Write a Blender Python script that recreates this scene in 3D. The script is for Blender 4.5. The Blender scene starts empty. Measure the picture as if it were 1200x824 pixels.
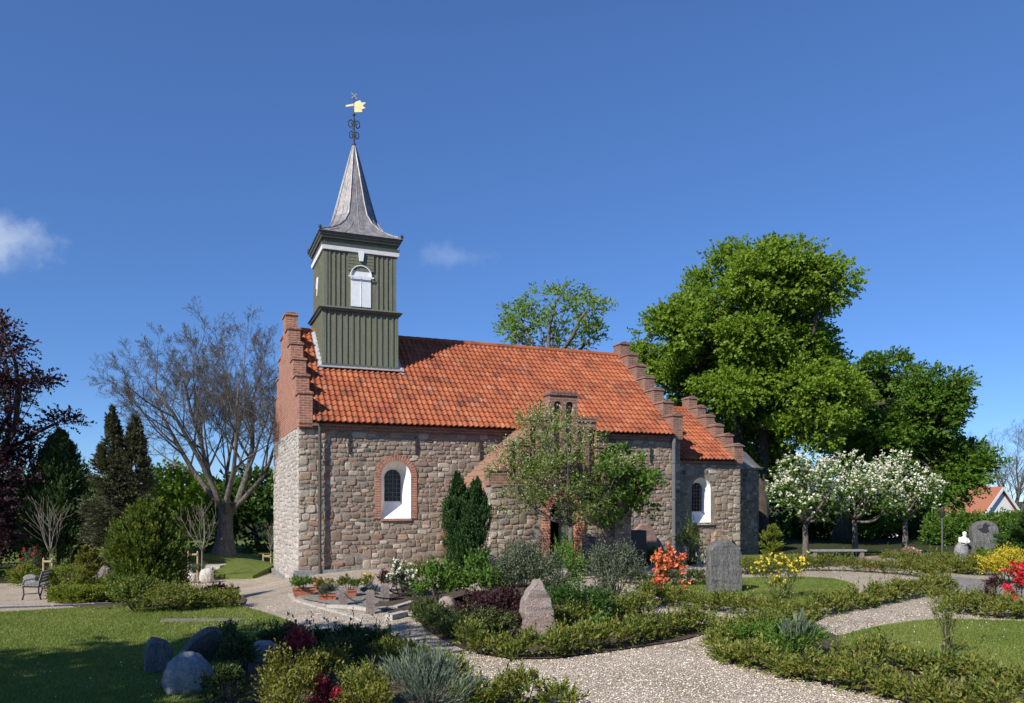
import bpy, bmesh, math, random
import numpy as np
from mathutils import Vector, Matrix, noise
from mathutils.geometry import tessellate_polygon

# ------------------------------------------------------------------ camera, sky, sun, exposure
scene = bpy.context.scene
COL = scene.collection
F, CX, HY, EYE = 922.0, 600.0, 586.0, 2.2          # focal length in photo pixels, centre column, horizon row, eye height
R = math.radians
cam_data = bpy.data.cameras.new('camera')
cam_data.sensor_width = 36.0
cam_data.sensor_fit = 'HORIZONTAL'
cam_data.lens = 36.0 * F / 1200.0
cam_data.shift_y = (HY - 412.0) / 1200.0
cam_data.clip_end = 6000
cam = bpy.data.objects.new('camera', cam_data)
cam.location = (0, 0, EYE)
cam.rotation_euler = (R(90), 0, 0)
COL.objects.link(cam)
scene.camera = cam

SUN_EL = R(38)
SHD = Vector((0.616, 0.788))                       # horizontal direction in which shadows fall
sun_data = bpy.data.lights.new('sun', 'SUN')
sun_data.energy = 4.4
sun_data.angle = R(0.5)
sun_data.color = (1.0, 0.93, 0.82)
sun = bpy.data.objects.new('sun', sun_data)
ray = Vector((SHD.x * math.cos(SUN_EL), SHD.y * math.cos(SUN_EL), -math.sin(SUN_EL)))
sun.rotation_euler = ray.to_track_quat('-Z', 'Y').to_euler()
sun.location = (-20, -25, 30)
COL.objects.link(sun)

world = bpy.data.worlds.new('World')
scene.world = world
world.use_nodes = True
wt = world.node_tree
wt.nodes.clear()
w_out = wt.nodes.new('ShaderNodeOutputWorld')
w_bg = wt.nodes.new('ShaderNodeBackground')
w_bg.inputs['Strength'].default_value = 0.13
w_sky = wt.nodes.new('ShaderNodeTexSky')
w_sky.sky_type = 'NISHITA'
w_sky.sun_disc = False
w_sky.sun_elevation = SUN_EL
w_sky.sun_rotation = math.atan2(-SHD.x, -SHD.y)
w_sky.altitude = 0
w_sky.air_density = 0.65
w_sky.dust_density = 0.0
w_sky.ozone_density = 10


def wn(t, **kw):
    n = wt.nodes.new(t)
    for k, v in kw.items():
        setattr(n, k, v)
    return n


w_tc = wn('ShaderNodeTexCoord')
w_col = w_sky.outputs[0]


def add_cloud(direction, inner, outer, amount, stretch, seed):
    """A small puff of cloud in the sky, set by direction."""
    global w_col
    d = Vector(direction).normalized()
    sub = wn('ShaderNodeVectorMath', operation='SUBTRACT')
    wt.links.new(w_tc.outputs['Generated'], sub.inputs[0])
    sub.inputs[1].default_value = d
    sc = wn('ShaderNodeVectorMath', operation='MULTIPLY')
    wt.links.new(sub.outputs[0], sc.inputs[0])
    sc.inputs[1].default_value = stretch
    nz = wn('ShaderNodeTexNoise')
    nz.inputs['Scale'].default_value = 26
    nz.inputs['Detail'].default_value = 7
    nz.inputs['Roughness'].default_value = 0.62
    off = wn('ShaderNodeVectorMath', operation='ADD')
    wt.links.new(w_tc.outputs['Generated'], off.inputs[0])
    off.inputs[1].default_value = (seed, seed * .7, 0)
    wt.links.new(off.outputs[0], nz.inputs['Vector'])
    ln = wn('ShaderNodeVectorMath', operation='LENGTH')
    wt.links.new(sc.outputs[0], ln.inputs[0])
    m1 = wn('ShaderNodeMath', operation='MULTIPLY_ADD')
    wt.links.new(nz.outputs['Fac'], m1.inputs[0])
    m1.inputs[1].default_value = 0.11
    wt.links.new(ln.outputs['Value'], m1.inputs[2])
    mr = wn('ShaderNodeMapRange', interpolation_type='SMOOTHSTEP')
    wt.links.new(m1.outputs[0], mr.inputs['Value'])
    mr.inputs['From Min'].default_value = outer
    mr.inputs['From Max'].default_value = inner
    mr.inputs['To Min'].default_value = 0
    mr.inputs['To Max'].default_value = amount
    mx = wn('ShaderNodeMix', data_type='RGBA')
    wt.links.new(mr.outputs[0], mx.inputs[0])
    wt.links.new(w_col, mx.inputs[6])
    mx.inputs[7].default_value = (4.0, 4.4, 5.0, 1)
    w_col = mx.outputs[2]


w_sep = wn('ShaderNodeSeparateXYZ')
wt.links.new(w_tc.outputs['Generated'], w_sep.inputs[0])
w_mr = wn('ShaderNodeMapRange')
wt.links.new(w_sep.outputs['Z'], w_mr.inputs['Value'])
w_mr.inputs['From Min'].default_value = 0.0
w_mr.inputs['From Max'].default_value = 0.5
w_mr.inputs['To Min'].default_value = 0.58
w_mr.inputs['To Max'].default_value = 1.0
w_mul = wn('ShaderNodeVectorMath', operation='SCALE')
wt.links.new(w_col, w_mul.inputs[0])
wt.links.new(w_mr.outputs[0], w_mul.inputs['Scale'])
w_col = w_mul.outputs[0]
add_cloud((-0.648, 1, 0.330), 0.045, 0.12, 0.55, (1.1, 1.0, 1.7), 1.3)
add_cloud((-0.080, 1, 0.310), 0.04, 0.10, 0.18, (0.8, 1.0, 2.4), 4.1)
wt.links.new(w_col, w_bg.inputs['Color'])
wt.links.new(w_bg.outputs[0], w_out.inputs[0])

vs = scene.view_settings
vs.view_transform = 'Standard'
vs.look = 'None'
vs.gamma = 1.0
vs.exposure = 0.62
vs.use_curve_mapping = False
scene.cycles.max_bounces = 6
scene.cycles.transparent_max_bounces = 8

# ------------------------------------------------------------------ terrain and picture measures


def sstep(a, b, x):
    t = np.clip((np.asarray(x, float) - a) / (b - a), 0, 1)
    return t * t * (3 - 2 * t)


def zg(x, y):
    """Height of the ground: a dip west of the church, and a slope down to the houses on the east."""
    return (-0.65 * sstep(13, 24, y) * sstep(-5, -9, x)
            - 4.5 * sstep(48, 70, y) * sstep(8, 24, x))


def G(px, py):
    """Point of the ground seen at a pixel of the photograph."""
    y = F * EYE / (py - HY)
    for _ in range(40):
        x = (px - CX) * y / F
        y = 0.5 * y + 0.5 * F * (EYE - float(zg(x, y))) / (py - HY)
    x = (px - CX) * y / F
    return Vector((x, y, float(zg(x, y))))


def at(px, py, y):
    return Vector(((px - CX) * y / F, y, EYE + (HY - py) * y / F))


# ------------------------------------------------------------------ object helpers
def link(o, parent=None):
    COL.objects.link(o)
    if parent is not None:
        o.parent = parent
    return o


def tag(o, label, cat, group=None):
    o['label'] = label
    o['category'] = cat
    if group:
        o['group'] = group
    return o


def empty(name, label, cat, loc=(0, 0, 0), rz=0.0, group=None):
    o = bpy.data.objects.new(name, None)
    o.empty_display_size = 0.2
    o.location = loc
    o.rotation_euler = (0, 0, rz)
    link(o)
    return tag(o, label, cat, group)


def copy_tree(o, parent=None):
    c = o.copy()
    COL.objects.link(c)
    if parent is not None:
        c.parent = parent
    for ch in list(o.children):
        copy_tree(ch, c)
    return c


def box_uv(me):
    uv = me.uv_layers.new(name='UVMap') if not me.uv_layers else me.uv_layers[0]
    n = len(me.loops)
    if n == 0:
        return
    for p in me.polygons:
        nx, ny, nz = p.normal
        if abs(nz) > 0.85:
            for li in p.loop_indices:
                c = me.vertices[me.loops[li].vertex_index].co
                uv.data[li].uv = (c.x, c.y)
        else:
            h = math.hypot(nx, ny)
            tx, ty = -ny / h, nx / h
            for li in p.loop_indices:
                c = me.vertices[me.loops[li].vertex_index].co
                uv.data[li].uv = (c.x * tx + c.y * ty, c.z)


class MB:
    """Collects simple shapes and links them as one mesh object."""

    def __init__(self):
        self.v, self.f, self.uv = [], [], None

    def add(self, verts, faces):
        b = len(self.v)
        self.v += [tuple(p) for p in verts]
        self.f += [tuple(b + i for i in fc) for fc in faces]

    def box(self, x0, x1, y0, y1, z0, z1, M=None):
        P = [Vector(p) for p in ((x0, y0, z0), (x1, y0, z0), (x1, y1, z0), (x0, y1, z0),
                                 (x0, y0, z1), (x1, y0, z1), (x1, y1, z1), (x0, y1, z1))]
        if M is not None:
            P = [M @ p for p in P]
        self.add(P, [(0, 3, 2, 1), (4, 5, 6, 7), (0, 1, 5, 4), (1, 2, 6, 5), (2, 3, 7, 6), (3, 0, 4, 7)])

    def bar(self, a, b, w, h):
        a, b = Vector(a), Vector(b)
        d = b - a
        q = d.to_track_quat('X', 'Z').to_matrix().to_4x4()
        self.box(0, d.length, -w / 2, w / 2, -h / 2, h / 2, Matrix.Translation(a) @ q)

    def tube(self, pts, radii, sides=8, cap=True):
        pts = [Vector(p) for p in pts]
        if not hasattr(radii, '__len__'):
            radii = [radii] * len(pts)
        b = len(self.v)
        n = len(pts)
        ref = None
        for i, p in enumerate(pts):
            d = (pts[min(i + 1, n - 1)] - pts[max(i - 1, 0)])
            if d.length < 1e-9:
                d = Vector((0, 0, 1))
            d.normalize()
            if ref is None:
                ref = Vector((1, 0, 0)) if abs(d.x) < 0.8 else Vector((0, 1, 0))
            s = ref - d * ref.dot(d)
            if s.length < 1e-6:
                s = d.orthogonal()
            s.normalize()
            ref = s
            t = d.cross(s)
            for k in range(sides):
                a = 2 * math.pi * k / sides
                q = p + (s * math.cos(a) + t * math.sin(a)) * radii[i]
                self.v.append(tuple(q))
        for i in range(n - 1):
            for k in range(sides):
                k2 = (k + 1) % sides
                self.f.append((b + i * sides + k, b + i * sides + k2, b + (i + 1) * sides + k2, b + (i + 1) * sides + k))
        if cap:
            self.f.append(tuple(b + k for k in reversed(range(sides))))
            self.f.append(tuple(b + (n - 1) * sides + k for k in range(sides)))

    def prism(self, outline, holes, O, ax, up, nrm, depth):
        """A flat plate with openings: outline and holes are (s, t) loops, extruded along nrm by depth."""
        O, ax, up, nrm = Vector(O), Vector(ax), Vector(up), Vector(nrm)
        loops = [outline] + list(holes)
        tri = tessellate_polygon([[Vector((s, t, 0)) for s, t in lp] for lp in loops])
        flat = [p for lp in loops for p in lp]
        P0 = [O + ax * s + up * t for s, t in flat]
        fn = ax.cross(up)
        flip = fn.dot(nrm) > 0
        fr = []
        for t in tri:
            a, b_, c = (flat[i] for i in t)
            ar = (b_[0] - a[0]) * (c[1] - a[1]) - (b_[1] - a[1]) * (c[0] - a[0])
            t = tuple(t) if ar > 0 else tuple(reversed(t))
            fr.append(tuple(reversed(t)) if flip else t)
        self.add(P0, fr)
        if depth:
            P1 = [p + nrm * depth for p in P0]
            self.add(P1, [tuple(reversed(t)) for t in fr])
            k = 0
            for li, lp in enumerate(loops):
                n = len(lp)
                area = sum(lp[i][0] * lp[(i + 1) % n][1] - lp[(i + 1) % n][0] * lp[i][1] for i in range(n))
                Q = P0[k:k + n] + P1[k:k + n]
                fs = []
                for i in range(n):
                    j = (i + 1) % n
                    q = (i, j, n + j, n + i)
                    ccw = (area > 0) == (li == 0)
                    if ccw == flip:
                        q = tuple(reversed(q))
                    fs.append(tuple(reversed(q)))
                self.add(Q, fs)
                k += n

    def build(self, name, mat, parent=None, smooth=False, loc=None, rz=0.0, normals=False):
        me = bpy.data.meshes.new(name)
        me.from_pydata(self.v, [], self.f)
        if normals:
            bm = bmesh.new()
            bm.from_mesh(me)
            bmesh.ops.recalc_face_normals(bm, faces=bm.faces)
            bm.to_mesh(me)
            bm.free()
        me.update()
        if self.uv is None:
            box_uv(me)
        else:
            lay = me.uv_layers.new(name='UVMap')
            for l in me.loops:
                lay.data[l.index].uv = self.uv[l.vertex_index]
        me.materials.append(mat)
        if smooth:
            me.polygons.foreach_set('use_smooth', [True] * len(me.polygons))
        o = bpy.data.objects.new(name, me)
        if loc is not None:
            o.location = loc
        o.rotation_euler = (0, 0, rz)
        return link(o, parent)


def arch(cx, hw, z0, ztop, n=14):
    """Round-headed opening outline, counter-clockwise."""
    zc = ztop - hw
    pts = [(cx - hw, z0), (cx + hw, z0)]
    for i in range(n + 1):
        a = math.pi * i / n
        pts.append((cx + hw * math.cos(a), zc + hw * math.sin(a)))
    return pts


# ------------------------------------------------------------------ materials
MATS = {}


def new_mat(name):
    m = bpy.data.materials.new(name)
    m.use_nodes = True
    nt = m.node_tree
    nt.nodes.clear()
    out = nt.nodes.new('ShaderNodeOutputMaterial')
    bs = nt.nodes.new('ShaderNodeBsdfPrincipled')
    nt.links.new(bs.outputs[0], out.inputs[0])
    MATS[name] = m
    return m, nt, bs, out


def ramp(nt, fac, stops, interp='LINEAR'):
    r = nt.nodes.new('ShaderNodeValToRGB')
    r.color_ramp.interpolation = interp
    el = r.color_ramp.elements
    while len(el) > 1:
        el.remove(el[-1])
    el[0].position = stops[0][0]
    el[0].color = (*stops[0][1], 1)
    for p, c in stops[1:]:
        e = el.new(p)
        e.color = (*c, 1)
    nt.links.new(fac, r.inputs[0])
    return r.outputs[0]


def node(nt, t, ins=None, **kw):
    n = nt.nodes.new(t)
    for k, v in kw.items():
        setattr(n, k, v)
    for k, v in (ins or {}).items():
        if isinstance(v, bpy.types.NodeSocket):
            nt.links.new(v, n.inputs[k])
        else:
            n.inputs[k].default_value = v
    return n


def mixc(nt, fac, a, b, blend='MIX'):
    n = nt.nodes.new('ShaderNodeMix')
    n.data_type = 'RGBA'
    n.blend_type = blend
    for idx, v in ((0, fac), (6, a), (7, b)):
        if isinstance(v, bpy.types.NodeSocket):
            nt.links.new(v, n.inputs[idx])
        elif idx == 0:
            n.inputs[0].default_value = v
        else:
            n.inputs[idx].default_value = (*v, 1)
    return n.outputs[2]


def bump(nt, bs, h, strength, dist):
    b = node(nt, 'ShaderNodeBump', {'Strength': strength, 'Distance': dist, 'Height': h})
    nt.links.new(b.outputs[0], bs.inputs['Normal'])
    return b


def mapping(nt, src, scale, loc=(0, 0, 0)):
    m = node(nt, 'ShaderNodeMapping', {'Vector': src, 'Scale': scale, 'Location': loc})
    return m.outputs[0]


def math_n(nt, op, a, b=None, c=None):
    n = nt.nodes.new('ShaderNodeMath')
    n.operation = op
    for i, v in enumerate((a, b, c)):
        if v is None:
            continue
        if isinstance(v, bpy.types.NodeSocket):
            nt.links.new(v, n.inputs[i])
        else:
            n.inputs[i].default_value = v
    return n.outputs[0]


def mat_fieldstone(name, tint, mortar, mwidth, wash):
    m, nt, bs, out = new_mat(name)
    uv = node(nt, 'ShaderNodeTexCoord').outputs['UV']
    nz = node(nt, 'ShaderNodeTexNoise', {'Vector': uv, 'Scale': 4.5, 'Detail': 4, 'Roughness': 0.6})
    off = node(nt, 'ShaderNodeVectorMath', {0: nz.outputs['Color'], 1: (0.5, 0.5, 0.5)}, operation='SUBTRACT')
    sc = node(nt, 'ShaderNodeVectorMath', {0: off.outputs[0], 'Scale': 0.13}, operation='SCALE')
    wv = node(nt, 'ShaderNodeVectorMath', {0: uv, 1: sc.outputs[0]}, operation='ADD').outputs[0]
    nl = node(nt, 'ShaderNodeTexNoise', {'Vector': uv, 'Scale': 1.5, 'Detail': 1})
    ol = node(nt, 'ShaderNodeVectorMath', {0: nl.outputs['Color'], 1: (0.5, 0.5, 0.5)}, operation='SUBTRACT')
    sl_ = node(nt, 'ShaderNodeVectorMath', {0: ol.outputs[0], 'Scale': 0.6}, operation='SCALE')
    wv = node(nt, 'ShaderNodeVectorMath', {0: wv, 1: sl_.outputs[0]}, operation='ADD').outputs[0]
    mp = mapping(nt, wv, (3.2, 5.9, 1))
    vo = node(nt, 'ShaderNodeTexVoronoi', {'Vector': mp, 'Scale': 1.0, 'Randomness': 1.0}, voronoi_dimensions='2D', feature='F1')
    ve = node(nt, 'ShaderNodeTexVoronoi', {'Vector': mp, 'Scale': 1.0, 'Randomness': 1.0}, voronoi_dimensions='2D', feature='DISTANCE_TO_EDGE')
    sepc = node(nt, 'ShaderNodeSeparateColor', {0: vo.outputs['Color']})
    base = ramp(nt, sepc.outputs[0], [(0.0, (0.15, 0.13, 0.115)), (0.14, (0.31, 0.245, 0.195)), (0.30, (0.215, 0.195, 0.18)),
                                      (0.45, (0.345, 0.265, 0.21)), (0.58, (0.26, 0.24, 0.225)), (0.70, (0.32, 0.205, 0.155)),
                                      (0.80, (0.25, 0.21, 0.18)), (0.9, (0.42, 0.375, 0.325)), (1.0, (0.27, 0.22, 0.18))])
    base = mixc(nt, 1.0, base, tint, 'MULTIPLY')
    n2 = node(nt, 'ShaderNodeTexNoise', {'Vector': uv, 'Scale': 34, 'Detail': 5, 'Roughness': 0.7})
    spk = ramp(nt, n2.outputs['Fac'], [(0.3, (0.62, 0.6, 0.58)), (0.5, (1, 1, 1)), (0.72, (1.35, 1.32, 1.28))])
    base = mixc(nt, 0.85, base, spk, 'MULTIPLY')
    n3 = node(nt, 'ShaderNodeTexNoise', {'Vector': uv, 'Scale': 1.1, 'Detail': 6, 'Roughness': 0.65})
    mw = math_n(nt, 'MULTIPLY_ADD', n3.outputs['Fac'], mwidth * 2.2, mwidth * -0.35)
    d = math_n(nt, 'SUBTRACT', ve.outputs['Distance'], mw)
    mm = node(nt, 'ShaderNodeMapRange', {'Value': d, 'From Min': -0.01, 'From Max': 0.03}, interpolation_type='SMOOTHSTEP').outputs[0]
    mort = mixc(nt, 0.7, mortar, spk, 'MULTIPLY')
    col = mixc(nt, mm, mort, base)
    n4 = node(nt, 'ShaderNodeTexNoise', {'Vector': uv, 'Scale': 0.8, 'Detail': 8, 'Roughness': 0.72})
    wf = node(nt, 'ShaderNodeMapRange', {'Value': n4.outputs['Fac'], 'From Min': 0.62 - wash * .35, 'From Max': 0.80 - wash * .3}).outputs[0]
    wf = math_n(nt, 'MULTIPLY', wf, 0.3 + wash * .55)
    col = mixc(nt, wf, col, (0.52, 0.49, 0.44))
    nt.links.new(col, bs.inputs['Base Color'])
    bs.inputs['Roughness'].default_value = 0.92
    bs.inputs['Specular IOR Level'].default_value = 0.2
    e = node(nt, 'ShaderNodeMapRange', {'Value': d, 'From Min': -0.02, 'From Max': 0.16}, interpolation_type='SMOOTHSTEP').outputs[0]
    h = math_n(nt, 'MULTIPLY_ADD', n2.outputs['Fac'], 0.7, e)
    h = math_n(nt, 'MULTIPLY_ADD', sepc.outputs[1], 0.5, h)
    bump(nt, bs, h, 0.7, 0.03)
    return m


def mat_stones(name, cols, tint=(1, 1, 1)):
    """Faces of single fieldstones: a shade for each stone, speckled grain."""
    m, nt, bs, out = new_mat(name)
    a = node(nt, 'ShaderNodeAttribute', attribute_name='rnd')
    k = len(cols)
    col = ramp(nt, a.outputs['Fac'], [(i / (k - 1), c) for i, c in enumerate(cols)])
    src = node(nt, 'ShaderNodeTexCoord').outputs['Object']
    n1 = node(nt, 'ShaderNodeTexNoise', {'Vector': src, 'Scale': 38, 'Detail': 5, 'Roughness': 0.75})
    sp = ramp(nt, n1.outputs['Fac'], [(0.3, (0.55, 0.54, 0.53)), (0.5, (1, 1, 1)), (0.7, (1.45, 1.42, 1.38))])
    col = mixc(nt, 0.9, col, sp, 'MULTIPLY')
    n2 = node(nt, 'ShaderNodeTexNoise', {'Vector': src, 'Scale': 5, 'Detail': 5, 'Roughness': 0.7})
    li = node(nt, 'ShaderNodeMapRange', {'Value': n2.outputs['Fac'], 'From Min': 0.56, 'From Max': 0.72}).outputs[0]
    col = mixc(nt, math_n(nt, 'MULTIPLY', li, 0.45), col, (0.36, 0.34, 0.30))
    n3 = node(nt, 'ShaderNodeTexNoise', {'Vector': src, 'Scale': 0.7, 'Detail': 6, 'Roughness': 0.7})
    st = ramp(nt, n3.outputs['Fac'], [(0.3, (0.72, 0.72, 0.72)), (0.5, (1, 1, 1)), (0.7, (1.12, 1.12, 1.12))])
    col = mixc(nt, 0.9, col, st, 'MULTIPLY')
    col = mixc(nt, 1.0, col, tint, 'MULTIPLY')
    nt.links.new(col, bs.inputs['Base Color'])
    bs.inputs['Roughness'].default_value = 0.92
    bs.inputs['Specular IOR Level'].default_value = 0.2
    bump(nt, bs, math_n(nt, 'MULTIPLY_ADD', n1.outputs['Fac'], 0.5, n2.outputs['Fac']), 0.7, 0.025)
    return m


def mat_brick(name, c1, c2, mortar, scale=1.0):
    m, nt, bs, out = new_mat(name)
    uv = node(nt, 'ShaderNodeTexCoord').outputs['UV']
    br = node(nt, 'ShaderNodeTexBrick', {'Vector': uv, 'Scale': 1.0, 'Color1': (*c1, 1), 'Color2': (*c2, 1), 'Mortar': (*mortar, 1),
                                         'Mortar Size': 0.011 * scale, 'Mortar Smooth': 0.25, 'Bias': 0.0,
                                         'Brick Width': 0.235 * scale, 'Row Height': 0.078 * scale})
    n2 = node(nt, 'ShaderNodeTexNoise', {'Vector': uv, 'Scale': 4, 'Detail': 8, 'Roughness': 0.75})
    spk = ramp(nt, n2.outputs['Fac'], [(0.3, (0.45, 0.45, 0.45)), (0.5, (1, 1, 1)), (0.7, (1.25, 1.2, 1.15))])
    col = mixc(nt, 0.9, br.outputs['Color'], spk, 'MULTIPLY')
    nt.links.new(col, bs.inputs['Base Color'])
    bs.inputs['Roughness'].default_value = 0.9
    n3 = node(nt, 'ShaderNodeTexNoise', {'Vector': uv, 'Scale': 40, 'Detail': 3})
    h = math_n(nt, 'MULTIPLY_ADD', n3.outputs['Fac'], 0.3, math_n(nt, 'SUBTRACT', 1.0, br.outputs['Fac']))
    bump(nt, bs, h, 0.8, 0.012)
    return m


def mat_tiles(name, tone=None):
    m, nt, bs, out = new_mat(name)
    uv = node(nt, 'ShaderNodeTexCoord').outputs['UV']
    fl = node(nt, 'ShaderNodeVectorMath', {0: uv}, operation='FLOOR').outputs[0]
    wnz = node(nt, 'ShaderNodeTexWhiteNoise', {'Vector': fl}, noise_dimensions='2D')
    col = ramp(nt, wnz.outputs['Value'], [(0.0, (0.34, 0.10, 0.05)), (0.25, (0.47, 0.135, 0.06)), (0.5, (0.53, 0.165, 0.072)),
                                          (0.75, (0.43, 0.125, 0.058)), (0.90, (0.58, 0.21, 0.10)), (0.95, (0.46, 0.2, 0.12)), (0.965, (0.24, 0.085, 0.055)), (1.0, (0.30, 0.11, 0.065))])
    sc = mapping(nt, uv, (0.19, 0.29, 1))
    n2 = node(nt, 'ShaderNodeTexNoise', {'Vector': sc, 'Scale': 0.9, 'Detail': 8, 'Roughness': 0.7})
    dirt = ramp(nt, n2.outputs['Fac'], [(0.30, (0.52, 0.53, 0.53)), (0.5, (1, 1, 1)), (0.7, (1.15, 1.14, 1.12))])
    col = mixc(nt, 0.9, col, dirt, 'MULTIPLY')
    n3 = node(nt, 'ShaderNodeTexNoise', {'Vector': sc, 'Scale': 9, 'Detail': 6, 'Roughness': 0.7})
    moss = node(nt, 'ShaderNodeMapRange', {'Value': n3.outputs['Fac'], 'From Min': 0.62, 'From Max': 0.75}).outputs[0]
    moss = math_n(nt, 'MULTIPLY', moss, 0.55)
    col = mixc(nt, moss, col, (0.12, 0.085, 0.055))
    col = mixc(nt, 1.0, col, (0.64, 0.63, 0.62), 'MULTIPLY')
    if tone:
        col = mixc(nt, 0.75, col, tone)
    nt.links.new(col, bs.inputs['Base Color'])
    bs.inputs['Roughness'].default_value = 0.72
    bs.inputs['Specular IOR Level'].default_value = 0.3
    n4 = node(nt, 'ShaderNodeTexNoise', {'Vector': sc, 'Scale': 40, 'Detail': 3})
    bump(nt, bs, n4.outputs['Fac'], 0.4, 0.01)
    return m


def mat_noise(name, cols, scale=6.0, rough=0.85, bstr=0.4, bdist=0.02, detail=6, coord='Object', spec=0.3, stretch=(1, 1, 1), fine=0.0, metal=0.0, lichen=0.0):
    m, nt, bs, out = new_mat(name)
    src = node(nt, 'ShaderNodeTexCoord').outputs[coord]
    if stretch != (1, 1, 1):
        src = mapping(nt, src, stretch)
    nz = node(nt, 'ShaderNodeTexNoise', {'Vector': src, 'Scale': scale, 'Detail': detail, 'Roughness': 0.68})
    k = len(cols)
    col = ramp(nt, nz.outputs['Fac'], [(0.28 + 0.44 * i / max(k - 1, 1), c) for i, c in enumerate(cols)])
    if fine:
        nf = node(nt, 'ShaderNodeTexNoise', {'Vector': src, 'Scale': scale * fine, 'Detail': 3, 'Roughness': 0.6})
        sp = ramp(nt, nf.outputs['Fac'], [(0.3, (0.55, 0.55, 0.55)), (0.5, (1, 1, 1)), (0.7, (1.4, 1.4, 1.4))])
        col = mixc(nt, 0.85, col, sp, 'MULTIPLY')
        hsrc = math_n(nt, 'MULTIPLY_ADD', nf.outputs['Fac'], 0.4, nz.outputs['Fac'])
    else:
        hsrc = nz.outputs['Fac']
    if lichen:
        nl = node(nt, 'ShaderNodeTexNoise', {'Vector': src, 'Scale': scale * 1.3, 'Detail': 7, 'Roughness': 0.75, 'Distortion': 0.6})
        lf = node(nt, 'ShaderNodeMapRange', {'Value': nl.outputs['Fac'], 'From Min': 0.55, 'From Max': 0.64}).outputs[0]
        col = mixc(nt, math_n(nt, 'MULTIPLY', lf, lichen), col, (0.34, 0.33, 0.25))
    nt.links.new(col, bs.inputs['Base Color'])
    bs.inputs['Roughness'].default_value = rough
    bs.inputs['Metallic'].default_value = metal
    bs.inputs['Specular IOR Level'].default_value = spec
    if bstr:
        bump(nt, bs, hsrc, bstr, bdist)
    return m


def mat_leaf(name, cols, trans=0.35, rough=0.55, spec=0.35):
    """Leaves: a random shade per leaf, some light passing through."""
    m, nt, bs, out = new_mat(name)
    at_ = node(nt, 'ShaderNodeAttribute', attribute_name='rnd')
    k = len(cols)
    col = ramp(nt, at_.outputs['Fac'], [(i / max(k - 1, 1), c) for i, c in enumerate(cols)])
    nt.links.new(col, bs.inputs['Base Color'])
    bs.inputs['Roughness'].default_value = rough
    bs.inputs['Specular IOR Level'].default_value = spec
    if trans:
        tr = nt.nodes.new('ShaderNodeBsdfTranslucent')
        tc = mixc(nt, 1.0, col, (1.25, 1.2, 0.55), 'MULTIPLY')
        nt.links.new(tc, tr.inputs[0])
        mx = nt.nodes.new('ShaderNodeMixShader')
        mx.inputs[0].default_value = trans
        nt.links.new(bs.outputs[0], mx.inputs[1])
        nt.links.new(tr.outputs[0], mx.inputs[2])
        nt.links.new(mx.outputs[0], out.inputs[0])
    return m


def mat_gravel(name, cols, scale):
    m, nt, bs, out = new_mat(name)
    src = node(nt, 'ShaderNodeTexCoord').outputs['Object']
    vo = node(nt, 'ShaderNodeTexVoronoi', {'Vector': src, 'Scale': scale, 'Randomness': 1.0}, feature='F1')
    ve = node(nt, 'ShaderNodeTexVoronoi', {'Vector': src, 'Scale': scale, 'Randomness': 1.0}, feature='DISTANCE_TO_EDGE')
    sp = node(nt, 'ShaderNodeSeparateColor', {0: vo.outputs['Color']})
    k = len(cols)
    col = ramp(nt, sp.outputs[0], [(i / (k - 1), c) for i, c in enumerate(cols)])
    gap = node(nt, 'ShaderNodeMapRange', {'Value': ve.outputs['Distance'], 'From Min': 0.0, 'From Max': 0.12}).outputs[0]
    col = mixc(nt, gap, (0.20, 0.165, 0.125), col)
    n2 = node(nt, 'ShaderNodeTexNoise', {'Vector': src, 'Scale': 0.8, 'Detail': 7, 'Roughness': 0.7})
    dirt = ramp(nt, n2.outputs['Fac'], [(0.3, (0.72, 0.68, 0.62)), (0.5, (1, 1, 1)), (0.72, (1.12, 1.1, 1.08))])
    col = mixc(nt, 0.9, col, dirt, 'MULTIPLY')
    nt.links.new(col, bs.inputs['Base Color'])
    bs.inputs['Roughness'].default_value = 0.95
    bs.inputs['Specular IOR Level'].default_value = 0.15
    h = math_n(nt, 'MULTIPLY_ADD', sp.outputs[1], 0.8, gap)
    bump(nt, bs, h, 0.9, 0.02)
    return m


def mat_lawn(name, a, b, c):
    m, nt, bs, out = new_mat(name)
    src = node(nt, 'ShaderNodeTexCoord').outputs['Object']
    n1 = node(nt, 'ShaderNodeTexNoise', {'Vector': src, 'Scale': 1.3, 'Detail': 8, 'Roughness': 0.75})
    col = ramp(nt, n1.outputs['Fac'], [(0.3, a), (0.5, b), (0.7, c)])
    n2 = node(nt, 'ShaderNodeTexNoise', {'Vector': src, 'Scale': 60, 'Detail': 4, 'Roughness': 0.7})
    sp = ramp(nt, n2.outputs['Fac'], [(0.3, (0.4, 0.45, 0.4)), (0.5, (1, 1, 1)), (0.7, (1.5, 1.45, 1.3))])
    col = mixc(nt, 0.85, col, sp, 'MULTIPLY')
    nt.links.new(col, bs.inputs['Base Color'])
    bs.inputs['Roughness'].default_value = 0.95
    bs.inputs['Specular IOR Level'].default_value = 0.1
    bump(nt, bs, n2.outputs['Fac'], 1.0, 0.04)
    return m


def mat_plain(name, col, rough=0.6, metal=0.0, spec=0.4):
    m, nt, bs, out = new_mat(name)
    src = node(nt, 'ShaderNodeTexCoord').outputs['Object']
    nz = node(nt, 'ShaderNodeTexNoise', {'Vector': src, 'Scale': 7, 'Detail': 6, 'Roughness': 0.7})
    v = ramp(nt, nz.outputs['Fac'], [(0.3, tuple(c * 0.82 for c in col)), (0.7, tuple(min(c * 1.12, 1) for c in col))])
    nt.links.new(v, bs.inputs['Base Color'])
    bs.inputs['Roughness'].default_value = rough
    bs.inputs['Metallic'].default_value = metal
    bs.inputs['Specular IOR Level'].default_value = spec
    return m


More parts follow.
